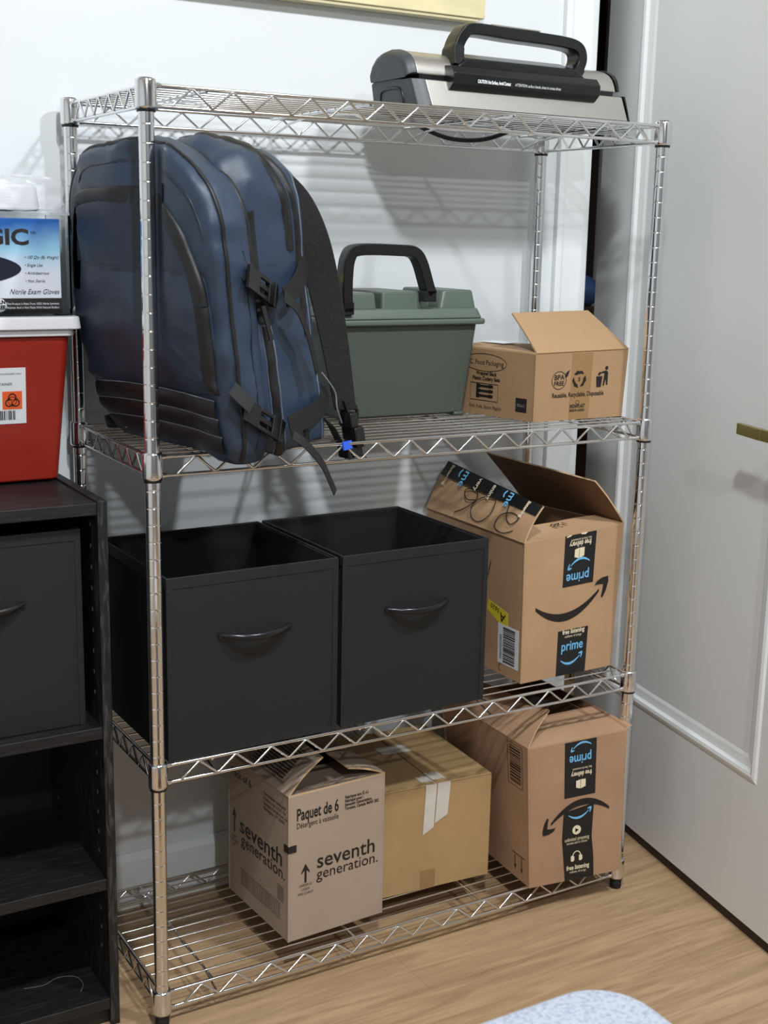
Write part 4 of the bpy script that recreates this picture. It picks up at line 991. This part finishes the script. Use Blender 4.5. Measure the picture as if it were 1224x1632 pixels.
def slabmesh(out, vprof, bulge, nz, amp, cen=(.17, .21), seed=0):
    """vprof: list of (v, scale); front closed with a bulge towards -v"""
    R = spline([(a, b_, 0) for a, b_ in out], 6, True); n = len(R); verts = []; faces = []
    c = Vector((cen[0], cen[1], 0)); rows = []
    v0, s0 = vprof[0]
    for k in range(10): s = .04 + (s0 - .04) * k / 9; rows.append((v0 - bulge * (1 - (s / s0) ** 2.4), s))
    rows += vprof[1:]
    vb, sb = vprof[-1]
    for k in range(1, 10): s = sb - (sb - .04) * k / 9; rows.append((vb + bulge * .3 * (1 - (s / sb) ** 2.4), s))
    for v, s in rows:
        for p in R:
            q_ = c + (p - c) * s; a = Vector((q_.x * nz, q_.y * nz * .7, v * nz + seed))
            w_ = noise.noise(a) * amp + noise.noise(Vector((a.x * 2.2, a.y * 3.4, a.z * 2.2))) * amp * .6 + noise.noise(a * 6) * amp * .18
            dirp = (p - c).normalized(); edge = min(1, max(0, (s - .55) / .4))
            verts.append(Vector((q_.x + dirp.x * w_ * edge, q_.y + dirp.y * w_ * edge * (1 if q_.y > .03 else 0), v - w_ * (1 - edge * .6))))
    m_ = len(rows)
    for i in range(m_ - 1):
        for k in range(n): faces.append((i * n + k, i * n + (k + 1) % n, (i + 1) * n + (k + 1) % n, (i + 1) * n + k))
    faces.append(tuple(range(n))[::-1]); faces.append(tuple(range((m_ - 1) * n, m_ * n)))
    return verts, faces
vA, fA = slabmesh(outA, [(.004, .93), (.010, .965), (.022, .99), (.040, 1.0), (.055, 1.0), (.070, .995), (.080, .98), (.088, .95)], .016, 14, .008)
vBk, fB = slabmesh(outB, [(.074, .88), (.084, .935), (.096, .975), (.11, 1.0), (.13, 1.004), (.15, 1.004), (.17, 1.0), (.19, 1.0), (.212, .995), (.226, .975), (.236, .93)], .006, 15, .010, seed=7)
def bagpart(name, verts, faces, m, parent=bag, smooth=True, flr=True):
    BWFLOOR[0] = flr; q = MB(); q.add([BW(v_) for v_ in verts], faces, 0, smooth); o = q.build(name, m, parent); BWFLOOR[0] = True; return o
mainc = bagpart('main_compartment', vBk, fB, 'bagf')
frontc = bagpart('front_compartment', vA, fA, 'bagf')
# raised front pocket
outP = [(.030, .100), (.012, .13), (.006, .20), (.006, .25), (.018, .30), (.045, .343), (.092, .371), (.16, .382), (.24, .382), (.305, .374), (.335, .350), (.346, .29), (.358, .20), (.350, .13), (.335, .100), (.18, .098)]
vP, fP = slabmesh(outP, [(-.010, .93), (-.006, .97), (.000, .995), (.008, 1.0), (.016, .99)], .012, 16, .005, cen=(.18, .23), seed=3)
pocket = bagpart('front_pocket', vP, fP, 'bagf', frontc)
pocket.data.materials.append(K['bagd'])
for p_, f_ in zip(pocket.data.polygons, fP):
    if sum(vP[i].y for i in f_) / len(f_) > .272: p_.material_index = 1
allv = vA + vBk + vP; allf = fA + [tuple(i + len(vA) for i in f) for f in fB] + [tuple(i + len(vA) + len(vBk) for i in f) for f in fP]
bvh = BVHTree.FromPolygons([tuple(v_) for v_ in allv], allf)
def hitF(u, h):      # from the front (-v)
    r_ = bvh.ray_cast(Vector((u, h, -.4)), Vector((0, 0, 1)));  return (r_[0], r_[1]) if r_[0] else (Vector((u, h, .01)), Vector((0, 0, -1)))
def hitS(v, h):      # from the near side (-u)
    r_ = bvh.ray_cast(Vector((-.4, h, v)), Vector((1, 0, 0)));  return (r_[0], r_[1]) if r_[0] else (Vector((0, h, v)), Vector((-1, 0, 0)))
def hitT(u, v):      # from above
    r_ = bvh.ray_cast(Vector((u, .8, v)), Vector((0, -1, 0)));  return (r_[0], r_[1]) if r_[0] else (Vector((u, .44, v)), Vector((0, 1, 0)))
def hitR(c, p):      # radial onto the rim at depth v; p=(u,h,v)
    d_ = (Vector(c) - Vector(p)).normalized(); r_ = bvh.ray_cast(Vector(p), d_); return (r_[0], r_[1]) if r_[0] else (Vector(p), -d_)
def band(name, hits, w_, t, m, parent=bag, lift=.0012, smooth=2):
    P = [a + b_.normalized() * (lift) for a, b_ in hits]; Nn = [b_ for a, b_ in hits]
    for _ in range(smooth):
        P = [P[0]] + [(P[i - 1] + P[i] * 2 + P[i + 1]) / 4 for i in range(1, len(P) - 1)] + [P[-1]]
        Nn = [Nn[0]] + [(Nn[i - 1] + Nn[i] * 2 + Nn[i + 1]).normalized() for i in range(1, len(Nn) - 1)] + [Nn[-1]]
    q = MB(); q.ribbon(P, Nn, w_, t); q.v = [BW(v_) for v_ in q.v]; return q.build(name, m, parent)
def pathF(pts, n=6): return [hitF(p.x, p.y) for p in spline([(a, b_, 0) for a, b_ in pts], n)]
def pathS(pts, n=6): return [hitS(p.x, p.y) for p in spline([(a, b_, 0) for a, b_ in pts], n)]
def strip(name, verts, nring, r0, r1, i0, i1, m, parent, lift=.0025, ni=60, nr=6, ridge=0):
    def at(r_, i_):
        i_ = i_ * 6; a = int(math.floor(r_)); f = r_ - a; b_ = int(math.floor(i_)); g = i_ - b_
        def V_(rr, ii): return verts[rr * nring + ii % nring]
        return (V_(a, b_) * (1 - g) + V_(a, b_ + 1) * g) * (1 - f) + (V_(a + 1, b_) * (1 - g) + V_(a + 1, b_ + 1) * g) * f
    P = []
    for k in range(ni + 1):
        ii = i0 + (i1 - i0) * k / ni
        for r_ in range(nr + 1):
            A0, A1 = (r0[0] + (r0[1] - r0[0]) * sst(r0[2], r0[3], ii), r1[0] + (r1[1] - r1[0]) * sst(r0[2], r0[3], ii)) if isinstance(r0, tuple) else (r0, r1)
            rr = A0 + (A1 - A0) * r_ / nr; p = at(rr, ii); t1 = at(rr, ii + .15) - at(rr, ii - .15); t2 = at(rr + .12, ii) - at(rr - .12, ii)
            n_ = t1.cross(t2).normalized(); 
            if n_.dot(p - Vector((.17, .2, .12))) < 0: n_ = -n_
            e = 1 - abs(r_ / nr * 2 - 1) ** 4; l_ = -.0012 + (lift + .0012) * e
            if ridge and r_ == nr // 2: l_ += ridge
            P.append(p + n_ * l_)
    W_ = nr + 1; q = MB(); q.add([BW(v_) for v_ in P], [(k * W_ + r_, k * W_ + r_ + 1, (k + 1) * W_ + r_ + 1, (k + 1) * W_ + r_) for k in range(ni) for r_ in range(nr)], 0, True)
    return q.build(name, m, parent)
nA, nB, nP = len(outA) * 6, len(outB) * 6, len(outP) * 6
zp = strip('pocket_zipper', vP, nP, 8.1, 11.25, 2.5, 11.6, 'bagz', pocket, .003, ridge=.0012)
strip('side_trim', vP, nP, 8.1, 11.0, .3, 2.45, 'bagz', pocket, .0025, 30)
# the seam across the pocket with a small tab
band('pocket_seam', pathF([(.350, .285), (.30, .276), (.20, .272), (.10, .272), (.012, .268)], 8), .003, .0035, 'bagd', pocket, .0008)
band('pocket_tab', pathF([(.318, .291), (.305, .288)], 2), .008, .003, 'binh', pocket, .0015, 0)
NU, NH = 40, 24; grid = []
for r_ in range(NH + 1):
    hh_ = .020 + .076 * r_ / NH; rid = abs(math.sin(PI * r_ / 8)) ** .5
    for c_ in range(NU + 1):
        u_ = .024 + .318 * c_ / NU; a, n_ = hitF(u_, hh_ + .008 * math.sin(PI * c_ / NU)); grid.append(a)
for _ in range(3):
    g2 = [v_.copy() for v_ in grid]
    for r_ in range(1, NH):
        for c_ in range(1, NU): k = r_ * (NU + 1) + c_; g2[k].z = (grid[k].z * 2 + grid[k - 1].z + grid[k + 1].z + grid[k + NU + 1].z + grid[k - NU - 1].z) / 6
    grid = g2
for b0 in range(3):
    rows = []
    for r_ in range(b0 * 8, b0 * 8 + 9):
        rid = abs(math.sin(PI * (r_ - b0 * 8) / 8)) ** .5
        rows.append([grid[r_ * (NU + 1) + c_] + Vector((0, 0, -.0025 - .0035 * rid)) for c_ in range(NU + 1)])
    q = MB(); q.add([BW(v_) for rw in rows for v_ in rw] + [BW(v_ + Vector((0, 0, .006))) for v_ in rows[0] + rows[-1]],
        [(a * (NU + 1) + c_, a * (NU + 1) + c_ + 1, (a + 1) * (NU + 1) + c_ + 1, (a + 1) * (NU + 1) + c_) for a in range(8) for c_ in range(NU)], 0, True)
    q.build('rib_band', 'bagz', frontc)
    if b0:
        q = MB(); q.tube([BW(v_ + Vector((0, 0, -.0005))) for v_ in rows[0]], .0008, 6); q.build('rib_piping', 'pipe', frontc)
q = MB(); q.tube([BW(grid[NH * (NU + 1) + c_] + Vector((0, .001, -.0035))) for c_ in range(NU + 1)], .0008, 6); q.build('rib_piping', 'pipe', frontc)
# rim piping and zippers wrapped round the arch
def arch(v, a0, a1, n, c=(.17, .22), r_=.5):
    out = []
    for i in range(n + 1):
        a = math.radians(a0 + (a1 - a0) * i / n); p = (c[0] + r_ * math.cos(a), c[1] + r_ * math.sin(a), v); out.append(hitR((c[0], c[1], v), p))
    return out
strip('front_piping', vA, nA, 10.8, 11.35, .8, 17, 'bagz', frontc, .003, 90)
strip('front_seam', vA, nA, 8.2, 8.45, 5.6, 13, 'bagd', frontc, .001, 60)
strip('gusset_zipper', vA, nA, 14.3, 15.9, 4.2, 15, 'bagz', frontc, .0025, 80)
strip('main_zipper', vBk, nB, (15.3, 12.6, 5.2, 8.6), (16.4, 14.1), 4.6, 14, 'bagz', mainc, .003, 80, ridge=.0012)
strip('main_zipper', vBk, nB, (16.5, 14.3, 5.0, 8.8), (17.15, 15.6), 3.6, 14, 'bagz', mainc, .003, 80, ridge=.0012)
strip('back_piping', vBk, nB, 17.5, 17.62, 1, 15, 'pipe', mainc, .0012, 80)
# side panel
strip('side_pocket_opening', vBk, nB, 10.9, 12.2, 3.5, 5.4, 'bagz', mainc, .003, 30)
strip('centre_strip', vBk, nB, 11.3, 12.5, .6, 3.45, 'bagz', mainc, .0025, 40)
strip('strip_piping', vBk, nB, 12.5, 12.58, .6, 3.45, 'pipe', mainc, .0012, 40)
strip('strip_piping', vBk, nB, 11.22, 11.3, .6, 3.45, 'pipe', mainc, .0012, 40)
strip('back_pocket_zipper', vBk, nB, 16.4, 17.0, 3.3, 4.4, 'bagz', mainc, .003, 24)
band('side_seam', pathS([(.060, .30), (.064, .22), (.060, .14), (.058, .06), (.052, .02)], 8), .003, .003, 'bagd', mainc, .0006)
strip('lower_strap_anchor', vBk, nB, 15.0, 15.7, .5, 2.0, 'bagz', mainc, .0025, 20)
def buckle(v0, h0, v1, h1, parent):
    a, na = hitS(v0, h0); b_, nb = hitS(v1, h1); a = a - Vector((.010, 0, 0)); b_ = b_ - Vector((.012, 0, 0)); d_ = (b_ - a); Lb = d_.length; d_.normalize()
    nrm = Vector((-1, 0, 0)); s_ = d_.cross(nrm).normalized(); nrm = s_.cross(d_)
    q = MB()
    def bx(l0, l1, w0, w1, t0, t1):
        c = [a + d_ * l + s_ * w_ + nrm * t_ for t_ in (t0, t1) for l, w_ in ((l0, w0), (l1, w0), (l1, w1), (l0, w1))]; q.hexa(c)
    bx(0, Lb * .36, -.0165, .0165, -.003, .004); bx(Lb * .36, Lb * .72, -.0165, -.010, -.003, .004); bx(Lb * .36, Lb * .72, .010, .0165, -.003, .004); bx(Lb * .30, Lb * .75, -.004, .004, -.002, .003)
    bx(Lb * .68, Lb * 1.0, -.0165, .0165, -.004, .005); bx(Lb * .86, Lb * .92, -.0180, .0180, -.005, .007)
    q.v = [BW(v_) for v_ in q.v]; q.build('side_release_buckle', 'blackp', parent, bevel=.001)
def freeband(name, pts, nrm, w_, t, m, parent=bag):
    P = spline(pts, 7); q = MB(); Nn = [Vector(nrm)] * len(P) if not isinstance(nrm, list) else nrm
    q.ribbon(P, Nn, w_, t); BWFLOOR[0] = False; q.v = [BW(v_) for v_ in q.v]; BWFLOOR[0] = True; return q.build(name, m, parent)
st = freeband('compression_strap', [(-.030, .236, .135), (-.022, .244, .165), (-.012, .262, .200), (.0, .290, .228), (.02, .325, .240)], (-1, 0, .15), .029, .0018, 'web')
buckle(.052, .268, .132, .236, st)
freeband('strap_end', [(-.034, .238, .130), (-.038, .222, .152), (-.034, .19, .172), (-.030, .155, .184), (-.028, .125, .190)], (-1, 0, .4), .018, .0018, 'web', st)
freeband('strap_anchor', [(-.014, .300, .030), (-.022, .283, .046), (-.028, .268, .060)], (-1, 0, 0), .024, .002, 'web', st)
st = freeband('compression_strap', [(-.026, .055, .105), (-.020, .060, .145), (-.010, .066, .19), (.0, .078, .228), (.012, .10, .238)], (-1, 0, .15), .029, .0018, 'web')
buckle(.022, .088, .102, .045, st)
freeband('strap_end', [(-.036, .045, .10), (-.046, .03, .118), (-.050, .0, .145), (-.050, -.03, .160), (-.050, -.048, .168)], (-1, 0, .4), .017, .0018, 'web', st)
freeband('strap_anchor', [(-.010, .118, .006), (-.020, .104, .016), (-.028, .092, .026)], (-1, 0, 0), .024, .002, 'web', st)
# zipper pulls
def pull(p0, p1, m='rubber', parent=mainc, w_=.008):
    q = MB(); q.ribbon([Vector(p0), Vector(p0).lerp(Vector(p1), .5), Vector(p1)], Vector((-1, 0, -.3)), w_, .004); q.v = [BW(v_) for v_ in q.v]; q.build('zipper_pull', m, parent, bevel=.001)
pull((-.018, .225, .094), (-.022, .178, .098), parent=mainc)
q = MB(); a, _n = hitF(.075, .385); q.ribbon([a + Vector((0, 0, -.008)), a + Vector((.003, -.018, -.012)), a + Vector((.006, -.038, -.010))], Vector((0, 0, -1)), .008, .004); q.v = [BW(v_) for v_ in q.v]; q.build('zipper_pull', 'rubber', zp, bevel=.001)
for k, vv in enumerate((.186, .206)):
    a, _n = hitT(.115 - k * .012, vv); q = MB(); q.ribbon([a + Vector((0, .006, 0)), a + Vector((-.004, .004, -.010)), a + Vector((-.012, -.006, -.022))], Vector((0, 1, -.4)), .009, .004); q.v = [BW(v_) for v_ in q.v]; q.build('zipper_pull', 'rubber', mainc, bevel=.001)
# padded shoulder straps behind the back panel
def pad(u0, parent, sgn=1):
    P = spline([(u0 + .040, .395, .218), (u0 + .012, .365, .234), (u0, .32, .248), (u0, .26, .260), (u0, .19, .268), (u0, .12, .272), (u0, .060, .274)], 6)
    ws = [.058 - .020 * max(0, (i / (len(P) - 1) - .5) * 2) for i in range(len(P))]
    q = MB(); q.ribbon(P, [Vector((.75, .1, .66))] * len(P), ws, .012); BWFLOOR[0] = False; q.v = [BW(v_) for v_ in q.v]; BWFLOOR[0] = True; return q.build('shoulder_strap', 'bagm', parent, bevel=.003)
sp1 = pad(-.006, bag)
freeband('strap_webbing', [(-.004, .075, .268), (-.006, .04, .276), (-.004, .012, .280), (.004, -.008, .268), (.01, .012, .262), (.012, .035, .25), (.012, .05, .232)], (-.25, .1, 1), .024, .002, 'web', sp1)
freeband('thin_cord', [(.0, .12, .232), (-.004, .09, .255), (-.004, .065, .255), (-.004, .04, .262)], (-1, 0, .4), .0022, .002, 'pipe', sp1)
q = MB()
for c_, s_ in (((-.008, .045, .276), (.016, .012, .010)), ((-.010, .018, .283), (.017, .016, .013)), ((-.008, -.004, .270), (.014, .010, .020))):
    c = Vector(c_); e = [Vector(x) for x in ((s_[0], 0, 0), (0, s_[1], 0), (0, 0, s_[2]))]
    q.hexa([c - e[0] - e[2] - e[1], c + e[0] - e[2] - e[1], c + e[0] + e[2] - e[1], c - e[0] + e[2] - e[1], c - e[0] - e[2] + e[1], c + e[0] - e[2] + e[1], c + e[0] + e[2] + e[1], c - e[0] + e[2] + e[1]])
BWFLOOR[0] = False; q.v = [BW(v_) for v_ in q.v]
q.build('strap_buckle', 'blackp', sp1, bevel=.003)
q = MB(); q.tube([BW(p) for p in spline([(-.012, .03, .288), (-.014, .055, .296), (-.012, .070, .290), (-.010, .060, .280)], 6)], .003, 8); q.build('strap_hook', 'blackp', sp1)
q = MB(); q.hexa([BW(Vector((-.022 + a * .003, .002 + b_ * .013, .238 + c * .024))) for b_ in (0, 1) for a, c in ((0, 0), (0, 1), (1, 1), (1, 0))]); q.build('blue_tag', 'tagb', sp1)
BWFLOOR[0] = True

# ------------------------------------------------------------------ ottoman corner in the foreground
ot = empty('ottoman', (-.06, -1.02, 0), 'pale grey speckled fabric ottoman, rounded corner at the bottom edge of the photo', 'ottoman')
q = MB(); frust(q, (-.285, -1.28), (.217, -.772), .16, (-.285, -1.28), (.217, -.772), .448, .065, n=10); q.build('padded_seat', 'speck', ot, bevel=.012, seg=4)
for x in (-.23, .16):
    for y in (-1.22, -.83): q = MB(); q.lathe((x, y, 0), [(.014, 0), (.02, .165)], 14); q.build('leg', 'blackp', ot)

# recessed ceiling downlights that light the room, behind and above the viewer
for lx, ly, lp in LAMPS:
    q = MB(); n = 32
    vs = [(lx + r_ * math.cos(2 * PI * k / n), ly + r_ * math.sin(2 * PI * k / n), z_) for r_, z_ in ((.070, 2.4995), (.070, 2.482), (.090, 2.482), (.094, 2.4995)) for k in range(n)]
    q.add(vs, [(i * n + k, i * n + (k + 1) % n, (i + 1) * n + (k + 1) % n, (i + 1) * n + k) for i in range(3) for k in range(n)])
    tag(q.build('ceiling_downlight', 'lidw'), {30: 'round white ceiling downlight closest to the rack, left of centre', 26: 'round white ceiling downlight near the open door', 36: 'round white ceiling downlight at the far end of the room'}[lp], 'lamp')
